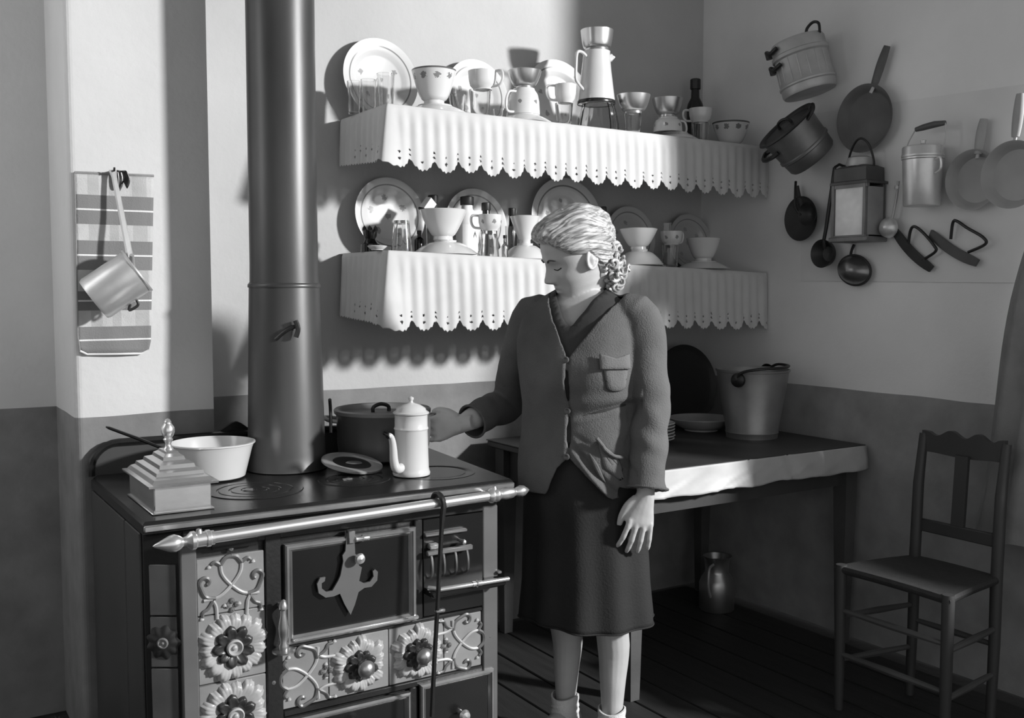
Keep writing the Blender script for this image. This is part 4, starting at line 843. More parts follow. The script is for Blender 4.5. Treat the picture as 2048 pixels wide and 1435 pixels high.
# oilcloth: dark top, pale hanging border with folds
tc_ = thing('oilcloth', 'oilcloth on the table, dark on top with pale hanging border', 'table cloth', (2.52, 2.9, .7465))
B().add([(TX0-.004, TY0-.006, .0), (TX1+.003, TY0-.006, 0), (TX1+.003, TY1, 0), (TX0-.004, TY1, 0), (TX0-.004, TY0-.006, .003), (TX1+.003, TY0-.006, .003), (TX1+.003, TY1, .003), (TX0-.004, TY1, .003)], [(0, 1, 2, 3), (7, 6, 5, 4), (0, 1, 5, 4), (1, 2, 6, 5), (2, 3, 7, 6), (3, 0, 4, 7)]).build('top_sheet', 'oildark', tc_, smooth=0)
b = B(); rows = []; path = [(TX0-.006, TY0+.3-.3*k/8) for k in range(8)]+[(TX0-.006+(TX1-TX0+.006)*k/60, TY0-.009) for k in range(61)]
for i in range(15):
    t_ = i/14; row = []
    for j, (x_, y_) in enumerate(path):
        q = .004+.012*t_+.008*t_*NZ.noise(V((j*.22, t_*1.5, 4)))+.012*t_*max(0, NZ.noise(V((j*.5+t_*6, 2, 9))))
        for c_ in (36, 46): q -= .009*math.exp(-((j-c_-t_*1.2)/.8)**2)
        zt = .002-(.088+.008*NZ.noise(V((j*.15, 7, 1))))*t_
        row.append((x_-(q if j < 8 else 0), y_-(q if j >= 8 else 0), zt))
    rows.append(row)
b.grid(rows); o = b.build('hanging_border', 'oil', tc_); so = o.modifiers.new('thickness', 'SOLIDIFY'); so.thickness = .0015
TZ = .7500
for k in range(6):
    o = bowl('dinner_plate', ['bottom','second lowest','third from bottom','third from top','second highest','top'][k]+' plate of the low stack on the table, beside the sleeve', 2.44+.002*math.sin(k*2.3), 2.93+.002*math.cos(k*1.9), TZ+.0115*k, .105, .022, foot=.6, flare=1, cat='plate', group='stacked plates on the table')
o = bowl('bowl', 'upturned bowl lying on the stack of plates on the table', 2.44, 2.93, TZ+.0115*5+.0235, .085, .04, foot=.5, flip=True)
bowl('serving_dish', 'shallow dish with ribbed rim on the table in front of the dark tray', 2.86, 3.09, TZ, .135, .050, 'enamelgrey', .5, flare=.8, cat='dish')
# dark round tray
tr = B(); tr.lathe([(.0005, .006), (.140, .006), (.150, .012), (.166, .020), (.168, .017), (.152, .006), (.142, 0), (.0005, 0)], 56)
o = tr.build('tray', mat('black_tray', .018, .45, 0, .3, 5)); o.rotation_euler = (pi/2-R(10), 0, 0); o.location = (2.955, 3.30, TZ+.168); tag(o, 'large dark round tray leaning against the wall behind the bucket', 'tray')
# zinc bucket
bk = thing('bucket', 'grey zinc bucket with dark bail at the table end', 'bucket', (2.895, 2.842, TZ))
B().lathe([(.0005, .012), (.094, .012), (.095, 0), (.098, 0), (.099, .012), (.102, .022), (.100, .026), (.138, .256), (.142, .258), (.143, .264), (.139, .266), (.135, .258), (.097, .022), (.0005, .016)], 56).build('body', 'zinc', bk)
er = [V((-.846, .533, 0))*.138*math.cos(.5)+V((-.533, -.846, 0))*.138*math.sin(.9), V((.846, -.533, 0))*.138*.92+V((-.533, -.846, 0))*.02]
for p in (V((-.128, -.052, .232)), V((.128, .05, .250))):
    q = V((p.x, p.y, 0)).normalized(); c = B(); c.m = MX.Translation(p) @ q.to_track_quat('Z', 'Y').to_matrix().to_4x4(); c.lathe([(.028, .0), (.026, .010), (.016, .016), (.0005, .018)], 20); c.build('ear', 'iron', bk)
B().tube(catmull([(-.138, -.056, .236), (-.132, -.075, .262), (-.09, -.125, .276), (.0, -.145, .279), (.09, -.10, .28), (.134, .0, .278), (.138, .05, .256)], 6), .0055, 8).build('bail', 'iron', bk)
# milk can under the table
mc = thing('milk_can', 'dull metal milk can with neck on the floor under the table', 'can', (2.93, 3.06, .0005))
B().lathe([(.0005, 0), (.068, 0), (.072, .005), (.072, .11), (.066, .13), (.050, .155), (.048, .165), (.052, .21), (.060, .222), (.061, .226), (.056, .224), (.046, .20), (.0005, .19)], 40).build('body', 'dullnickel', mc)
B().tube(catmull([(-.05, -.03, .20), (-.085, -.045, .19), (-.092, -.048, .12), (-.066, -.032, .07)], 5), .006, 8).build('handle', 'tin', mc)

# ---------------------------------------------------------------- rush chair at the right
chr_ = thing('rush_chair', 'dark rush seated wooden chair at the lower right', 'chair', (2.70, 1.91, 0))
fl1, fr1, bl1, br1 = (-.15, .20), (-.15, -.175), (.15, .155), (.15, -.13)
def leg(p, z1, lean=0., r=.017):
    P_ = [(p[0]-lean*.3, p[1], 0), (p[0], p[1], .25), (p[0], p[1], .45)]+([(p[0]+lean*.3, p[1], .7), (p[0]+lean, p[1], z1)] if z1 > .5 else [(p[0], p[1], z1)])
    B().tube(P_, [r*.85, r, r*1.05, r, r*.8][:len(P_)], 12).build('leg' if z1 < .5 else 'back_post', 'wood', chr_)
leg(fl1, .465); leg(fr1, .465); leg(bl1, .86, .03); leg(br1, .86, .03)
rows = []
cor = [fl1, fr1, br1, bl1]
for k_, zz in ((1.02, .436), (1.08, .444), (1.09, .452), (1.05, .461), (.8, .460), (.35, .456), (.02, .455)):
    ring = []
    for i in range(4):
        a, c_ = cor[i], cor[(i+1) % 4]
        for s in range(6): u = s/6; ring.append((k_*(a[0]+(c_[0]-a[0])*u), k_*(a[1]+(c_[1]-a[1])*u), zz+.003*math.sin(u*pi)*(k_ > .9)))
    rows.append(ring)
B().grid(rows, True, False, True, True).build('seat', 'rush', chr_)
def rung(a, c_, za, zc=None, r=.010): B().tube([(*a, za), ((a[0]+c_[0])/2, (a[1]+c_[1])/2, (za+(zc or za))/2), (*c_, zc or za)], [r*.8, r*1.15, r*.8], 8).build('stretcher', 'wood2', chr_)
for za in (.30, .16): rung(fr1, br1, za); rung(fl1, bl1, za)
rung(fl1, fr1, .32); rung(fl1, fr1, .18); rung(bl1, br1, .25)
b = B(); n = 60; rows = []      # crested top rail, lower rail, middle slat
for i in range(n+1):
    u = i/n; y_ = bl1[1]+(br1[1]-bl1[1])*u; zt = .868+.010*math.cos(u*6*pi)*(1 if .08 < u < .92 else .3); xx = .178+.012*math.sin(pi*u)
    rows.append([(xx-.008, y_, .80+.004*math.cos(u*2*pi)), (xx-.008, y_, zt), (xx+.008, y_, zt), (xx+.008, y_, .80)])
b.grid(rows, True, False, True, True); b.build('top_rail', 'wood', chr_)
B().box(.155, .172, br1[1], bl1[1], .545, .585, .003).build('lower_rail', 'wood', chr_); B().grid([[(.162+.014*t_-.006, .012-.022, .585+.22*t_), (.162+.014*t_+.006, .012-.022, .585+.22*t_), (.162+.014*t_+.006, .012+.022, .585+.22*t_), (.162+.014*t_-.006, .012+.022, .585+.22*t_)] for t_ in (0, .5, 1)], True, False, True, True).build('back_slat', 'wood', chr_)
# coat hanging on the right wall at the picture edge
ct = thing('coat', 'grey garment hanging on the right wall at the picture edge', 'coat', (XR-.036, 1.66, 1.80))
rows = []
for i in range(26):
    t_ = i/25; zz = -.0-1.27*t_; wl_ = .07+.30*t_**.8+.03*math.sin(t_*5); row = []
    for k in range(33):
        a = pi*k/32; fold = .018*math.sin(k*1.15+t_*1.4)*min(1, t_*2.5)+.012*NZ.noise(V((k*.3, t_*3, 2)))
        row.append((-(.03+.10*t_+fold)*math.sin(a)-.004, wl_*math.cos(a)*1.0+fold*.5, zz-.01*math.sin(k*.9)*(t_ > .97)))
    rows.append(row)
b = B(); b.grid(rows, False, False); o = b.build('cloth', 'coat', ct, 80)
B().tube([(.03, 0, .012), (-.03, 0, .01), (-.036, 0, .025)], .006, 8).build('peg', 'iron', ct)

# ---------------------------------------------------------------- the woman
WO = V((1.715, 2.352, 0)); wf_ = V((-.811, -.584, 0)); wl_ = V((.584, -.811, 0)); UZ = V((0, 0, 1))
PS = thing('person', 'woman in worn wool jacket and dark skirt reaching to the coffee pot', 'person', WO)
def interp(tab, z):
    if z <= tab[0][0]: return tab[0][1:]
    for a, b_ in zip(tab, tab[1:]):
        if z <= b_[0]:
            t = (z-a[0])/(b_[0]-a[0]); t = t*t*(3-2*t)*.35+t*.65
            return tuple(p+(q-p)*t for p, q in zip(a[1:], b_[1:]))
    return tab[-1][1:]
def slices(tab, zs, n=64, grow=0., ex=2.2):
    """stack of rounded cross sections; tab rows: z, centre along front, centre along left, half width, half depth"""
    rows = []
    for z in zs:
        cf, cl_, a, b_ = interp(tab, z); row = []
        for k in range(n):
            t = 2*pi*k/n; c_, s_ = math.cos(t), math.sin(t)
            row.append(WO+wf_*(cf+(b_+grow)*math.copysign(abs(c_)**(2/ex), c_))+wl_*(cl_+(a+grow)*math.copysign(abs(s_)**(2/ex), s_))+UZ*z)
        rows.append(row)
    return rows
fr_rng = lambda a, b_, n: [a+(b_-a)*i/n for i in range(n+1)]
# z, front offset, left offset, half width, half depth
TOR = [(.44, .0, .015, .175, .14), (.74, .0, .01, .176, .140), (.80, .0, .005, .174, .140), (.86, .0, .0, .166, .134), (.93, .002, 0, .156, .124), (1.0, .004, 0, .155, .122), (1.07, .010, 0, .163, .132), (1.12, .012, 0, .166, .132), (1.18, .012, 0, .166, .116), (1.235, .010, 0, .160, .100), (1.278, .004, 0, .142, .082), (1.306, -.004, 0, .102, .068), (1.326, -.010, 0, .068, .056), (1.342, -.012, 0, .050, .050)]
LSH, LEL, LWR = V((1.806, 2.222, 1.258)), V((1.820, 2.168, 1.01)), V((1.770, 2.128, .776))
RSH, REL, RWR = V((1.630, 2.472, 1.254)), V((1.625, 2.618, .985)), V((1.438, 2.560, .935))
def limb(b, pts, rad, n=16): return b.tube(catmull(pts, 4), interp_r(rad, (len(pts)-1)*4+1), n)
def interp_r(rad, n):
    out = []
    for i in range(n):
        q = i/(n-1)*(len(rad)-1); k = min(int(q), len(rad)-2); out.append(rad[k]+(rad[k+1]-rad[k])*(q-k))
    return out
def remesh(b, name, vox, smooth_it=3):
    o = b.build(name+'_raw', 'china', None, 0); md = o.modifiers.new('r', 'REMESH'); md.mode = 'VOXEL'; md.voxel_size = vox; md.adaptivity = 0
    if smooth_it: sm = o.modifiers.new('s', 'SMOOTH'); sm.iterations = smooth_it; sm.factor = .5
    dg = bpy.context.evaluated_depsgraph_get(); dg.update(); me = bpy.data.meshes.new_from_object(o.evaluated_get(dg)); bpy.data.objects.remove(o); return me
def link_mesh(me, name, m, parent, shift=WO):
    me.name = name
    for v_ in me.vertices: v_.co -= shift
    me.polygons.foreach_set('use_smooth', [True]*len(me.polygons)); me.materials.clear(); me.materials.append(M[m] if isinstance(m, str) else m)
    o = bpy.data.objects.new(name, me); COL.objects.link(o); o.parent = parent; return o
# --- head frame
HP = R(19); hf0 = V((-.965, .262, 0)).normalized(); HL = V((-hf0.y, hf0.x, 0)); HF = hf0*math.cos(HP)-UZ*math.sin(HP); HU = hf0*math.sin(HP)+UZ*math.cos(HP)
rollm = MX.Rotation(R(-3), 4, HF); HL = rollm @ HL; HU = rollm @ HU
HC = V((1.702, 2.355, 1.421)); HS = 1.035
def hp_(f, l, u): return HC+(HF*f+HL*l+HU*u)*HS
HT = [(-.124, .052, .030, .006), (-.119, .068, .012, .020), (-.107, .080, -.008, .035), (-.092, .081, -.026, .047), (-.072, .083, -.045, .0565), (-.050, .086, -.062, .064), (-.030, .087, -.078, .069), (-.010, .087, -.088, .0725), (.012, .092, -.094, .0745), (.04, .094, -.099, .0755), (.07, .088, -.098, .072), (.095, .073, -.087, .062), (.112, .050, -.064, .046), (.121, .022, -.035, .022), (.124, .004, -.016, .006)]
G = lambda x, s: math.exp(-(x/s)**2)
def head_pt(u, t, grow=0.):
    f1, b1, w_ = interp(HT, u); c_, s_ = math.cos(t), math.sin(t); mid = (f1+b1)/2*.55; 
    f = mid+((f1-mid) if c_ > 0 else (mid-b1))*math.copysign(abs(c_)**.88, c_); l = w_*math.copysign(abs(s_)**.92, s_)
    return f, l
def face(f, l, u):
    if f < .02: return f
    la = abs(l); d = 0
    if u < .012 and u > -.056:      # nose
        q = (.012-u)/.056; h = .004+.023*min(q/.86, 1)**1.25; sg = .0075+.0065*q
        d += h*G(l, sg)*(1 if u > -.044 else max(0, 1-(-.044-u)/.012))
        d += .006*G(la-.013, .006)*G(u+.043, .008)
    d += .004*G(la-.028, .020)*G(u-.016, .010)-.011*G(la-.031, .015)*G(u+.007, .011)+.0065*G(la-.031, .011)*G(u+.008, .0065)
    d -= .002*G(la-.031, .013)*G(u+.0125, .0022)
    d += .006*G(la-.044, .017)*G(u+.036, .017)
    d += .0055*G(l, .019)*G(u+.0655, .005)+.006*G(l, .016)*G(u+.0775, .0052)-.0035*G(l, .023)*G(u+.0715, .0024)-.002*G(l, .006)*G(u+.057, .006)
    d -= .003*G(l, .02)*G(u+.087, .005); d += .006*G(l, .017)*G(u+.104, .010)
    d += .003*G(la-.027, .008)*G(u+.072, .012)
    return f+d
b = B(); rows = []; N_ = 120
for i in range(101):
    u = -.1238+.2476*i/100; row = []
    for k in range(N_):
        t = 2*pi*k/N_; t = t-.28*math.sin(t); f, l = head_pt(u, t); row.append(hp_(face(f, l, u), l, u))
    rows.append(row)
b.grid(rows, True, False, True, True)
for sg in (1, -1):      # ears
    rows = []
    for i in range(13):
        a = 2*pi*i/13
    pts = [hp_(-.008+.0165*math.cos(a)-.006*math.sin(a), sg*(.0745+.008*(.5-.5*math.cos(a-2.6))), -.012+.029*math.sin(a)*(1 if math.sin(a) > 0 else .85)) for a in [2*pi*k/18 for k in range(18)]]
    b.tube(pts, .0042, 8, True); b.tube([hp_(-.006, sg*.070, .004), hp_(-.007, sg*.0755, -.012), hp_(-.004, sg*.072, -.03)], [.010, .011, .008], 8)
    b.tube([hp_(.004, sg*.0735, -.006), hp_(.004, sg*.077, -.014)], .005, 8); b.tube([hp_(-.001, sg*.072, -.032), hp_(.0, sg*.077, -.036)], .006, 8)
# neck, torso, arms, legs
b.tube([WO-wf_*.004+UZ*1.20, WO-wf_*.010+UZ*1.28, WO-wf_*.010+UZ*1.318, hp_(-.036, 0, -.065), hp_(-.03, 0, .0)], [.085, .064, .050, .047, .055], 24)
b.grid(slices(TOR, fr_rng(.46, 1.325, 40), 48, -.016), True, False, True, True)
LF, RF = V((1.772, 2.272, 0)), V((1.716, 2.424, 0))
for sh, el, wr in ((LSH, LEL, LWR), (RSH, REL, RWR)):
    sh = sh-UZ*.022+(WO+UZ*sh.z-sh)*.04; limb(b, [sh+(WO+UZ*sh.z-sh)*.25, sh, sh.lerp(el, .5), el, el.lerp(wr, .35), el.lerp(wr, .75), wr, wr+(wr-el).normalized()*.02], [.040, .042, .041, .037, .040, .033, .0238, .016], 16)
for ft, sg in ((LF, 1), (RF, -1)):
    hip = WO+wl_*.085*sg+UZ*.80
    kn = V((ft.x*.6+hip.x*.4, ft.y*.6+hip.y*.4, .44))+wf_*.02
    limb(b, [hip, hip.lerp(kn, .5), kn, ft+UZ*.30-wf_*.012, ft+UZ*.20-wf_*.006, ft+UZ*.10, ft+UZ*.04+wf_*.01], [.085, .076, .048, .047, .038, .029, .032], 18)
    td = (wf_*.95+wl_*(.18*sg)).normalized(); limb(b, [ft-td*.035+UZ*.035, ft+td*.05+UZ*.045, ft+td*.13+UZ*.028, ft+td*.165+UZ*.022], [.030, .036, .030, .016], 14)
# hands
def hand(b, w, D, T, Bk, curl, spread, thumb, sc=1.0, side=1):
    """w wrist, D towards the fingers, T towards the thumb, Bk back of the hand"""
    P = lambda d, t, k: w+(D*d+T*t+Bk*k)*sc
    rows = []
    for d, hw, th, tt in ((-.035, .021, .019, 0), (.0, .0255, .0220, .0), (.03, .032, .0180, .002), (.055, .039, .0135, .002), (.076, .041, .0115, .0), (.086, .038, .008, -.001)):
        rows.append([P(d, tt+hw*math.copysign(abs(math.cos(a))**.75, math.cos(a)), th*math.copysign(abs(math.sin(a))**.85, math.sin(a))-.004*abs(math.cos(a))) for a in [2*pi*k/20 for k in range(20)]])
    b.grid(rows, True, False, True, True)
    for i, (tt, L_) in enumerate(((.0315, .074), (.0105, .083), (-.0105, .077), (-.0305, .062))):
        base = P(.070, tt*.95, .002); ang = 0.; p = base; dirT = spread*(tt/.028)
        pts = [p]; seg = (L_*.46, L_*.30, L_*.24)
        p = p+(D+T*dirT).normalized()*.018*sc; pts.append(p)
        for s_, c_ in zip(seg, curl[i] if isinstance(curl[0], (list, tuple)) else curl):
            ang += c_; dd = (D*math.cos(ang)-Bk*math.sin(ang)+T*dirT).normalized(); p = p+dd*s_*sc*.5; pts.append(p); p = p+dd*s_*sc*.5; pts.append(p)
        r0 = (.0078, .0081, .0078, .0070)[i]*sc
        b.tube(pts, [r0*k_ for k_ in (1.05, 1.05, 1.0, 1.03, .92, .95, .86, .62)], 12)
    tp = [P(.012, .022, -.004), P(.034, .040, -.008)]
    p = tp[-1]
    for L_, v_ in zip((.034, .028), thumb): p = p+(D*v_[0]+T*v_[1]+Bk*v_[2]).normalized()*L_*sc; tp.append(p)
    b.tube(catmull(tp, 3), interp_r([.014, .0125, .0105, .0075], 10), 12)
D = V((-.20, .06, -1)).normalized(); T = V((-.88, .36, 0)); T = (T-D*T.dot(D)).normalized(); Bk = D.cross(T); 
if Bk.dot(V((-.35, -.9, 0))) < 0: Bk = -Bk
hand(b, LWR-UZ*.012, D, T, Bk, [(.20, .28, .2), (.16, .24, .18), (.13, .22, .18), (.10, .20, .16)], .13, [(1, .30, -.2), (1, .05, -.2)], 1.0)
grip_ = V((1.362, 2.630, .905)); D2 = (V((1.372, 2.634, .915))-RWR).normalized(); T2 = V((0, 0, 1)); T2 = (T2-D2*T2.dot(D2)).normalized(); B2 = D2.cross(T2)
if B2.dot(V((.3, -.9, 0))) < 0: B2 = -B2
hand(b, RWR, D2, T2, B2, (.75, .95, .7), .05, [(1, .35, -.3), (1, -.1, -.5)], 1.0)
M['skin'] = mat('skin', .44, .5, 0, .06, 20, .06, 220)
body = link_mesh(remesh(b, 'body', .0036, 2), 'body', 'skin', PS)
# eyes, brows and lips as thin shapes on the face
b = B()
for sg in (1, -1):
    b.tube(catmull([hp_(face(head_f, l_, u_)+.0012, l_, u_) for l_, u_ in ((.016*sg, .010), (.028*sg, .0165), (.044*sg, .012)) for head_f in [max(head_pt(u_, t_/200)[0] for t_ in range(0, 200) if abs(head_pt(u_, t_/200)[1]-abs(l_)) < .0015)]], 4), .0028, 6, flat=.6)
tag(b.build('eyebrows', mat('brow_hair', .07, .8), None), kind='stuff')
eb = bpy.data.objects['eyebrows']; eb.data.transform(MX.Translation(-WO)); eb.parent = PS
b = B()
for sg in (1, -1):
    b.tube(catmull([hp_(face(head_f, l_, u_)+.0006, l_, u_) for l_, u_ in ((.019*sg, -.012), (.031*sg, -.0155), (.044*sg, -.011)) for head_f in [max(head_pt(u_, t_/200)[0] for t_ in range(0, 200) if abs(head_pt(u_, t_/200)[1]-abs(l_)) < .0015)]], 4), .0015, 6)
tag(b.build('eyelashes', 'cap', None), kind='stuff'); eb = bpy.data.objects['eyelashes']; eb.data.transform(MX.Translation(-WO)); eb.parent = PS
# --- hair: combed-back shell with ridges, and a cluster of rolled curls at the nape
def hairline(t):
    a = abs(((t+pi) % (2*pi))-pi)
    for (a0, u0), (a1, u1) in zip(((0, .062), (.45, .060), (.85, .040), (1.15, .018), (1.45, .010), (1.62, .004), (1.85, -.030), (2.3, -.075), (3.15, -.095)), ((.45, .060), (.85, .040), (1.15, .018), (1.45, .010), (1.62, .004), (1.85, -.030), (2.3, -.075), (3.15, -.095), (3.2, -.095))):
        if a <= a1: return u0+(u1-u0)*(a-a0)/(a1-a0)
    return -.095
b = B(); rows = []; NU, NT = 110, 240
for i in range(NU+1):
    row = []
    for k in range(NT):
        t = 2*pi*k/NT; hl = hairline(t); q = i/NU; u = hl+(.1235-hl)*q
        f, l = head_pt(u, t); n_ = V((f, l*1.1, (u-.01)*.9)).normalized()
        edge = min(1, q/.09); front = max(0, math.cos(t)); la = abs(l)
        th = .002+.010*edge+.013*front*G(q-.30, .32)+.004*G(q-.6, .3)
        wav = .0045*math.sin(f*62+2.2*NZ.noise(V((l*14, u*14, 3)))+u*25)*edge*(.4+.6*min(1, la/.05))     # waves across the combing direction
        flow = math.atan2(l, u+.03)*9+2.2*math.sin(f*30+l*9)*.35+1.0*NZ.noise(V((f*14, l*20, u*20)))
        th += wav*.8+edge*(.0020*math.sin(flow*2.1)+.0015*math.sin(flow*5.3+.7)+.0010*math.sin(flow*9.7+2)+.0006*math.sin(flow*17))
        row.append(V((f+n_.x*th, l+n_.y*th, u+n_.z*th))*HS)
    rows.append(row)
b.grid(rows, True, False, False, True)
def hair_mat():
    m = mat('wavy_hair', .25, .40, 0, .2, 20, 0, 90, spec=.6); nt, p, s_ = basein(m); oc, x_, y_, z_ = objxyz(nt)
    mp = nd(nt, 'ShaderNodeMapping'); mp.inputs['Scale'].default_value = (9, 95, 95); nt.links.new(oc, mp.inputs[0])
    n1 = nd(nt, 'ShaderNodeTexNoise'); n1.inputs['Scale'].default_value = 1.6; n1.inputs['Detail'].default_value = 6; nt.links.new(mp.outputs[0], n1.inputs['Vector'])
    r_ = nd(nt, 'ShaderNodeMapRange', i1=.35, i2=.65, i3=.17, i4=.56); nt.links.new(n1.outputs[0], r_.inputs[0]); nt.links.new(r_.outputs[0], p.inputs['Base Color'])
    bp_ = nd(nt, 'ShaderNodeBump'); bp_.inputs['Strength'].default_value = .5; bp_.inputs['Distance'].default_value = .002; nt.links.new(n1.outputs[0], bp_.inputs['Height']); nt.links.new(bp_.outputs[0], p.inputs['Normal']); return m
M['hair'] = hair_mat()
HMX = MX(((HF.x, HL.x, HU.x), (HF.y, HL.y, HU.y), (HF.z, HL.z, HU.z)))
hair = b.build('hair', 'hair', PS, 80, HC-WO, HMX.to_euler()); so = hair.modifiers.new('thickness', 'SOLIDIFY'); so.thickness = .004
b = B(); rq = random.Random(4)
spots_ = [(-.088, .030, -.012, .017), (-.072, .052, -.006, .016), (-.100, .012, -.030, .018), (-.092, .046, -.040, .019), (-.070, .062, -.046, .017), (-.104, .020, -.058, .018), (-.086, .050, -.074, .020), (-.064, .058, -.082, .017), (-.098, .020, -.090, .018), (-.078, .040, -.104, .018), (-.096, -.012, -.066, .019), (-.09, -.03, -.04, .018), (-.056, .050, -.108, .014), (-.085, -.02, -.098, .018), (-.070, -.05, -.07, .018), (-.104, .034, -.014, .014), (-.110, .034, -.070, .015)]
for f, l, u, r_ in spots_:
    c_ = V((f, l, u))*HS; ax_ = (V((0, 1, 0))*rq.uniform(.5, 1)+V((1, 0, 0))*rq.uniform(-.5, .2)+V((0, 0, 1))*rq.uniform(-.4, .4)).normalized(); e1 = ax_.orthogonal().normalized(); e2 = ax_.cross(e1); pts = []; a0 = rq.uniform(0, 6)
    for k in range(26):
        a = a0+k*.52; rr_ = r_*(1-.022*k); pts.append(c_+(e1*math.cos(a)+e2*math.sin(a))*rr_+ax_*(.0016*(k-13)))
    b.tube(pts, [.0078*(1-.014*k) for k in range(26)], 8, flat=.8)
tag(b.build('nape_curls', 'hair', hair), kind='stuff')
# --- jacket: torso and sleeves as one shell, cut open at neck, front, hem and cuffs
JT = [(z, a, c_, d+.014 if z < 1.24 else d+.010, e+.014 if z < 1.24 else e+.012) for z, a, c_, d, e in TOR]
b = B(); b.grid(slices(JT, fr_rng(.755, 1.332, 50), 72), True, False, True, True)
cuffL = LWR+UZ*.002+V((.004, -.002, 0)); ldn = (LWR-LEL).normalized(); rdn = (RWR-REL).normalized()
limb(b, [LSH+(WO+UZ*1.20-LSH)*.35, LSH-UZ*.002, LSH.lerp(LEL, .3)+V((.008, -.006, 0)), LSH.lerp(LEL, .7), LEL, LEL.lerp(LWR, .5), LEL.lerp(LWR, .85), cuffL, cuffL+ldn*.01], [.058, .060, .062, .056, .053, .051, .050, .057, .058], 28)
RC = REL.lerp(RWR, .80)
limb(b, [RSH+(WO+UZ*1.20-RSH)*.35, RSH-UZ*.002, RSH.lerp(REL, .35), RSH.lerp(REL, .7), REL+V((.012, .006, -.006)), REL.lerp(RWR, .35)-UZ*.004, REL.lerp(RWR, .6)-UZ*.006, RC-UZ*.008, RC+rdn*.008-UZ*.008], [.056, .058, .058, .052, .052, .050, .049, .052, .053], 28)
me = remesh(b, 'jacket', .0046, 4)
S0 = .012; BZ = (1.135, .995, .868)
bm = bmesh.new(); bm.from_mesh(me); bm.normal_update(); dele = []
def loc(p): q = p-WO; return q.dot(wf_), q.dot(wl_), p.z
for v_ in bm.verts:
    f, s, z = loc(v_.co); nz = NZ.noise(v_.co*9)*.004+NZ.noise(v_.co*22+V((3, 1, 7)))*.0018
    n_ = v_.normal; out = nz
    if f > .03 and abs(s) < .2 and .75 < z < 1.3:
        out -= .006*G(s-S0, .0045)*(BZ[2] < z < BZ[0]); out += .004*G(s-S0+.014, .010)*(BZ[2] < z < BZ[0])
        for z0, sl, am, sg in ((.985, .25, .010, .011), (1.02, .1, -.005, .016), (.955, .35, .006, .014), (.905, -.55, .005, .012), (.86, -1.1, .010, .010), (.835, -1.2, -.007, .009)):
            out -= am*G(z-z0-sl*(s-.06), sg)*min(1, max(0, (s-.0)/.05))
        out += .008*G(z-1.085, .05)*G(s-.085, .05)+.006*G(z-1.09, .05)*G(s+.07, .05)
    v_.co += n_*out
    for cpos, dd in ((cuffL, ldn), (RC, rdn)):      # cuff wrinkles
        h = (v_.co-cpos).dot(dd)
        if -.30 < h < 0 and (v_.co-cpos-dd*h).length < .07: v_.co += n_*.0028*math.sin(h*75+4*NZ.noise(v_.co*8))*G(h+.16, .10)
bm.normal_update()
for fc in bm.faces:
    c_ = fc.calc_center_median(); f, s, z = loc(c_); n_ = fc.normal; d = False
    if z < .765 and abs(s) < .22 and n_.z < -.6 and (c_-cuffL).length > .09: d = True
    if z > 1.285 and math.hypot(f+.006, s) < .078: d = True
    wv = (z-BZ[0])*.62
    if f > .0 and z > BZ[0] and abs(s-S0-.012*(z-BZ[0])/.15) < wv: d = True
    if f > .0 and z < BZ[2] and -.02-(BZ[2]-z)*.42 < s-S0 < .02+(BZ[2]-z)*.95 and abs(s-S0) < (BZ[2]-z)*1.05: d = True
    for z1, z0 in ((BZ[0], BZ[1]), (BZ[1], BZ[2])):
        if f > 0 and z0+.02 < z < z1-.012 and abs(s-S0+.002) < .0052*math.sin(pi*(z-z0)/(z1-z0))**2: d = True
    for cpos, dd in ((cuffL, ldn), (RC, rdn)):
        if (c_-cpos).length < .08 and (c_-cpos).dot(dd) > -.004: d = True
    if d: dele.append(fc)
bmesh.ops.delete(bm, geom=dele, context='FACES')
for _ in range(3):      # even out the cut edges
    bv = [v_ for v_ in bm.verts if v_.is_boundary]; nc = {}
    for v_ in bv:
        nb = [e.other_vert(v_).co for e in v_.link_edges if e.is_boundary]
        if len(nb) == 2: nc[v_] = v_.co*.4+(nb[0]+nb[1])*.3
    for v_, c_ in nc.items(): v_.co = c_
bm.to_mesh(me); bm.free()
from mathutils.bvhtree import BVHTree
M['wool'] = mat('worn_wool', .115, .95, 0, .22, 7, .55, 260, spec=.15)
def segd(p, a, b_): t = max(0, min(1, (p-a).dot(b_-a)/(b_-a).length_squared)); return (p-a.lerp(b_, t)).length
bvh = BVHTree.FromPolygons([v_.co.copy() for v_ in me.vertices], [tuple(p.vertices) for p in me.polygons if not (p.center.z < 1.16 and min(segd(p.center, LSH, LEL), segd(p.center, LEL, LWR)) < .066)])
jk = link_mesh(me, 'jacket', 'wool', PS); so = jk.modifiers.new('thickness', 'SOLIDIFY'); so.thickness = .0045; so.offset = -1
def onj(s, z, lift=.004, ang=None):
    """point on the jacket front at sideways position s and height z"""
    th_ = ang if ang is not None else math.atan2(s, .13); d = wf_*math.cos(th_)+wl_*math.sin(th_)
    base = WO+wl_*s*.0+UZ*z; hit = bvh.ray_cast(base+d*.5, -d)
    if hit[0] is None:
        cf, cl_, a_, b_ = interp(JT, z); c_, s_ = math.cos(th_), math.sin(th_)
        return WO+wf_*(cf+b_*math.copysign(abs(c_)**(2/2.2), c_))+wl_*(cl_+a_*math.copysign(abs(s_)**(2/2.2), s_))+UZ*z+d*lift
    n_ = hit[1] if hit[1].dot(d) > 0 else -hit[1]; return hit[0]+n_*lift
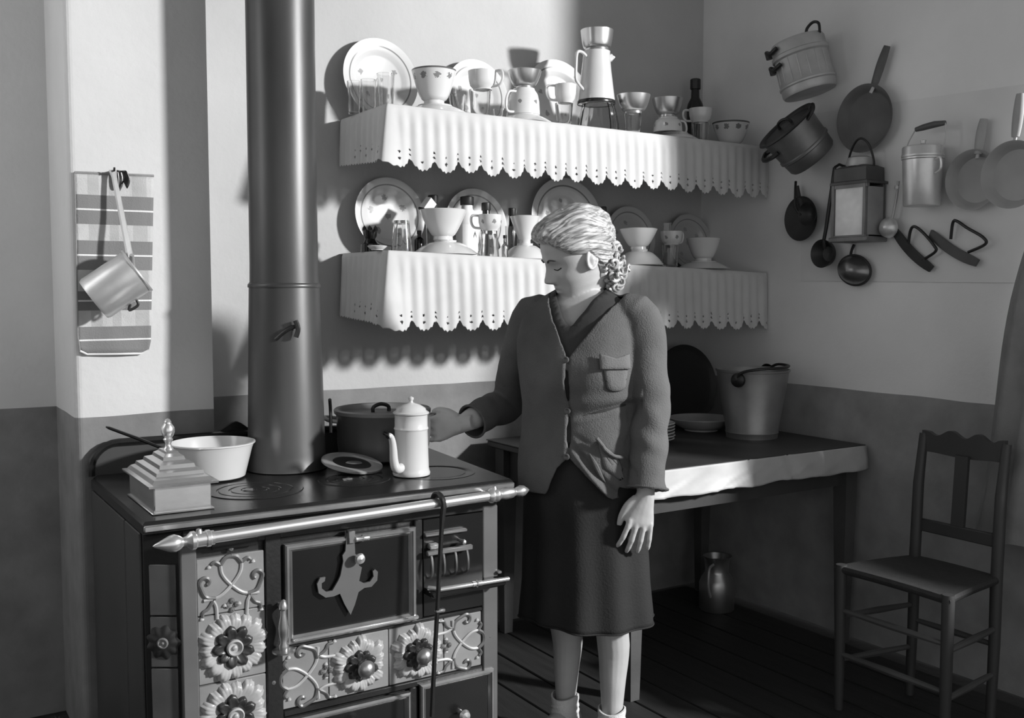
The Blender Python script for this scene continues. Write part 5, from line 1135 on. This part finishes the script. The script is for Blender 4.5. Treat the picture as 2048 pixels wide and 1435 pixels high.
def patch(name, pts2d, rows_, cols, m, parent, lift0, lift1, bow=0.):
    """cloth patch lying on the jacket; pts2d(u, v) -> angle, height"""
    g = []
    for i in range(rows_+1):
        r_ = []
        for j in range(cols+1):
            u, v_ = j/cols, i/rows_; a, z = pts2d(u, v_); e = min(u, 1-u, 1-v_)*6
            p = onj(0, z, lift0+(lift1-lift0)*min(1, max(e, 0)), a); r_.append((p if p else WO+UZ*z)-WO)
        g.append(r_)
    b = B(); b.grid(g); o = b.build(name, m, parent, 60); so = o.modifiers.new('thickness', 'SOLIDIFY'); so.thickness = .003; so.offset = 0; return o
wool2 = mat('pocket_wool', .15, .95, 0, .15, 8, .5, 260, spec=.15)
A0, A1 = R(36), R(62)
pk_ = patch('chest_pocket', lambda u, v_: (A0+.02+(A1-A0-.03)*u+.07*v_*(1-u)-.02*v_*u, 1.122-.072*v_+.012*(abs(2*u-1)**3)*(v_ > .6)*v_), 14, 12, wool2, jk, .002, .006)
patch('pocket_flap', lambda u, v_: (A0-.03+(A1-A0+.03)*u, 1.150-.040*v_-.012*(1-abs(2*u-1))*(1-v_)), 8, 14, wool2, pk_, .009, .013)
hpk = patch('hip_pocket', lambda u, v_: (R(36)+R(20)*u+.08*v_, .915-.05*u-.075*v_), 12, 12, wool2, jk, .001, .006)
pts = [onj(0, .922-.052*u-.012*math.sin(pi*u), .012, R(34)+R(24)*u) for u in fr_rng(0, 1, 12)]; B().tube([p-WO for p in pts if p], .0052, 8).build('pocket_welt', wool2, hpk)
for a0, z0, a1, z1 in ((36, .915, 52, .828), (44, .885, 56, .835), (27, .880, 42, .800)):
    pts = [onj(0, z0+(z1-z0)*u, .003, R(a0+(a1-a0)*u)) for u in fr_rng(0, 1, 8)]; pts = [p-WO for p in pts if p]
    if len(pts) > 3: B().tube(pts, [.001+.0062*math.sin(pi*k/(len(pts)-1)) for k in range(len(pts))], 8).build('pocket_fold', 'wool', hpk)
for z in BZ:
    p = onj(0, z, .002, math.atan2(S0-.006, .135))
    if p: c = B(); c.m = MX.Translation(p-WO) @ wf_.to_track_quat('Z', 'Y').to_matrix().to_4x4(); c.lathe([(.0005, .001), (.004, .002), (.006, .0045), (.0085, .004), (.009, .001), (.0085, -.002)], 18); c.build('button', 'greyenamel', jk)
pts = [WO+wl_*(a)*.0+UZ*0 for a in ()]      # shoulder seam darns
for q in ((.60, 1.228), (.75, 1.215), (.9, 1.19)):
    p0 = onj(0, q[1], .0015, R(58)*q[0]/.6)
# cuff rims
for cpos, dd, nm in ((cuffL+ldn*.0, ldn, 'cuff'), (RC-UZ*.008, rdn, 'cuff')):
    e1 = dd.orthogonal().normalized(); e2 = dd.cross(e1); B().tube([cpos-dd*.008+(e1*math.cos(a)+e2*math.sin(a))*(.0555 if dd is ldn else .0495)-WO for a in [2*pi*k/40 for k in range(40)]], .0036, 8, True).build(nm, 'wool', jk)
# --- blouse with open collar
M['blouse'] = mat('dark_blouse', .03, .7, 0, .25, 12, .15, 120)
BT = [(z, a, c_, d+.004, e+.005) for z, a, c_, d, e in TOR]; rows = slices(BT, fr_rng(.90, 1.325, 50), 90); b = B(); b.grid(rows, True); b.v = [p-WO for p in b.v]
bl = b.build('blouse', 'blouse', PS, 80)
def trim(me, test, n=5):
    bm = bmesh.new(); bm.from_mesh(me); bmesh.ops.delete(bm, geom=[f_ for f_ in bm.faces if test(f_.calc_center_median())], context='FACES')
    for _ in range(n):
        nc = {}
        for v_ in bm.verts:
            if v_.is_boundary:
                nb = [e.other_vert(v_).co for e in v_.link_edges if e.is_boundary]
                if len(nb) == 2: nc[v_] = v_.co*.4+(nb[0]+nb[1])*.3
        for v_, c_ in nc.items(): v_.co = c_
    bm.to_mesh(me); bm.free()
def vneck(c_): f, s, z = loc(c_+WO); return f > 0 and z > 1.21 and abs(s-.004) < (z-1.21)*.62
trim(bl.data, vneck, 8)
so = bl.modifiers.new('thickness', 'SOLIDIFY'); so.thickness = .002
rows = []
for k in range(41):
    a = R(24)+(2*pi-R(48))*k/40; e = min(1, min(k, 40-k)/7); d = wf_*math.cos(a)+wl_*math.sin(a); fd = max(0, .5+.5*math.cos(a))**1.3
    c_ = WO-wf_*.006; rows.append([c_+d*.064+UZ*(1.312-fd*.06)-WO, c_+d*.070+UZ*(1.340-fd*.085)-WO, c_+d*(.077+.012*fd)+UZ*(1.339-fd*.088)-WO, c_+d*(.086+.034*fd)+UZ*(1.318-fd*.098)-WO, c_+d*(.092+.040*fd)+UZ*(1.306-fd*.105)-WO])
b = B(); b.grid(rows); cl__ = b.build('collar', 'blouse', bl, 80); so = cl__.modifiers.new('thickness', 'SOLIDIFY'); so.thickness = .003
# --- skirt
SK = [(.385, .004, .022, .196, .165), (.50, .002, .02, .186, .156), (.70, .0, .012, .180, .146), (.80, .0, .006, .172, .138), (.90, .0, 0, .160, .128), (.95, .0, 0, .152, .118)]
rows = []
for z in fr_rng(.385, .95, 40):
    cf, cl_, a, b_ = interp(SK, z); row = []; w8 = (1-(z-.385)/.565)
    for k in range(96):
        t = 2*pi*k/96; fo = .007*w8*math.sin(9*t+2*math.sin(t))+.004*w8*math.sin(5*t+1)
        row.append(wf_*(cf+(b_+fo)*math.cos(t))+wl_*(cl_+(a+fo)*math.sin(t))+UZ*(z-.004*math.sin(3*t)*w8))
    rows.append(row)
M['skirt'] = mat('dark_skirt_cloth', .013, .85, 0, .25, 6, .3, 180)
b = B(); b.grid(rows, True); sk = b.build('skirt', 'skirt', PS, 80); so = sk.modifiers.new('thickness', 'SOLIDIFY'); so.thickness = .003; so.offset = -1
B().tube([p+UZ*.002 for p in rows[0]], .0026, 6, True).build('hem', 'skirt', sk)
# --- socks and shoes
M['sock'] = mat('pale_sock', .62, .95, 0, .12, 20, .6, 200); M['shoe'] = mat('dark_shoe', .02, .4, 0, .2, 10)
for ft, sg in ((LF, 1), (RF, -1)):
    td = (wf_*.95+wl_*(.18*sg)).normalized(); sd = td.cross(UZ); o0 = ft-WO
    rows = []
    for zz, r_ in ((.03, .043), (.05, .0425), (.062, .040), (.072, .042), (.082, .0385), (.092, .0415), (.100, .0385), (.112, .041), (.120, .0405), (.121, .036)):
        rows.append([o0+UZ*(zz+.004*math.sin(2*a+zz*90))+td*(r_*math.cos(a)*1.12+.004-.05*max(0, .07-zz)*-1)+sd*r_*math.sin(a) for a in [2*pi*k/28 for k in range(28)]])
    B().grid(rows, True).build('sock', 'sock', PS)
    rows = []
    for s_, hw, zt in ((-.062, .006, .03), (-.056, .024, .050), (-.035, .036, .060), (.0, .040, .058), (.04, .042, .064), (.08, .045, .055), (.12, .044, .045), (.155, .034, .038), (.178, .016, .026), (.184, .003, .018)):
        rows.append([o0+td*s_+sd*hw*math.copysign(abs(math.cos(a))**.7, math.cos(a))+UZ*(.004+zt*.5+zt*.5*math.copysign(abs(math.sin(a))**.7, math.sin(a))) for a in [2*pi*k/24 for k in range(24)]])
    sh_ = B().grid(rows, True, False, True, True).build('shoe', 'shoe', PS)
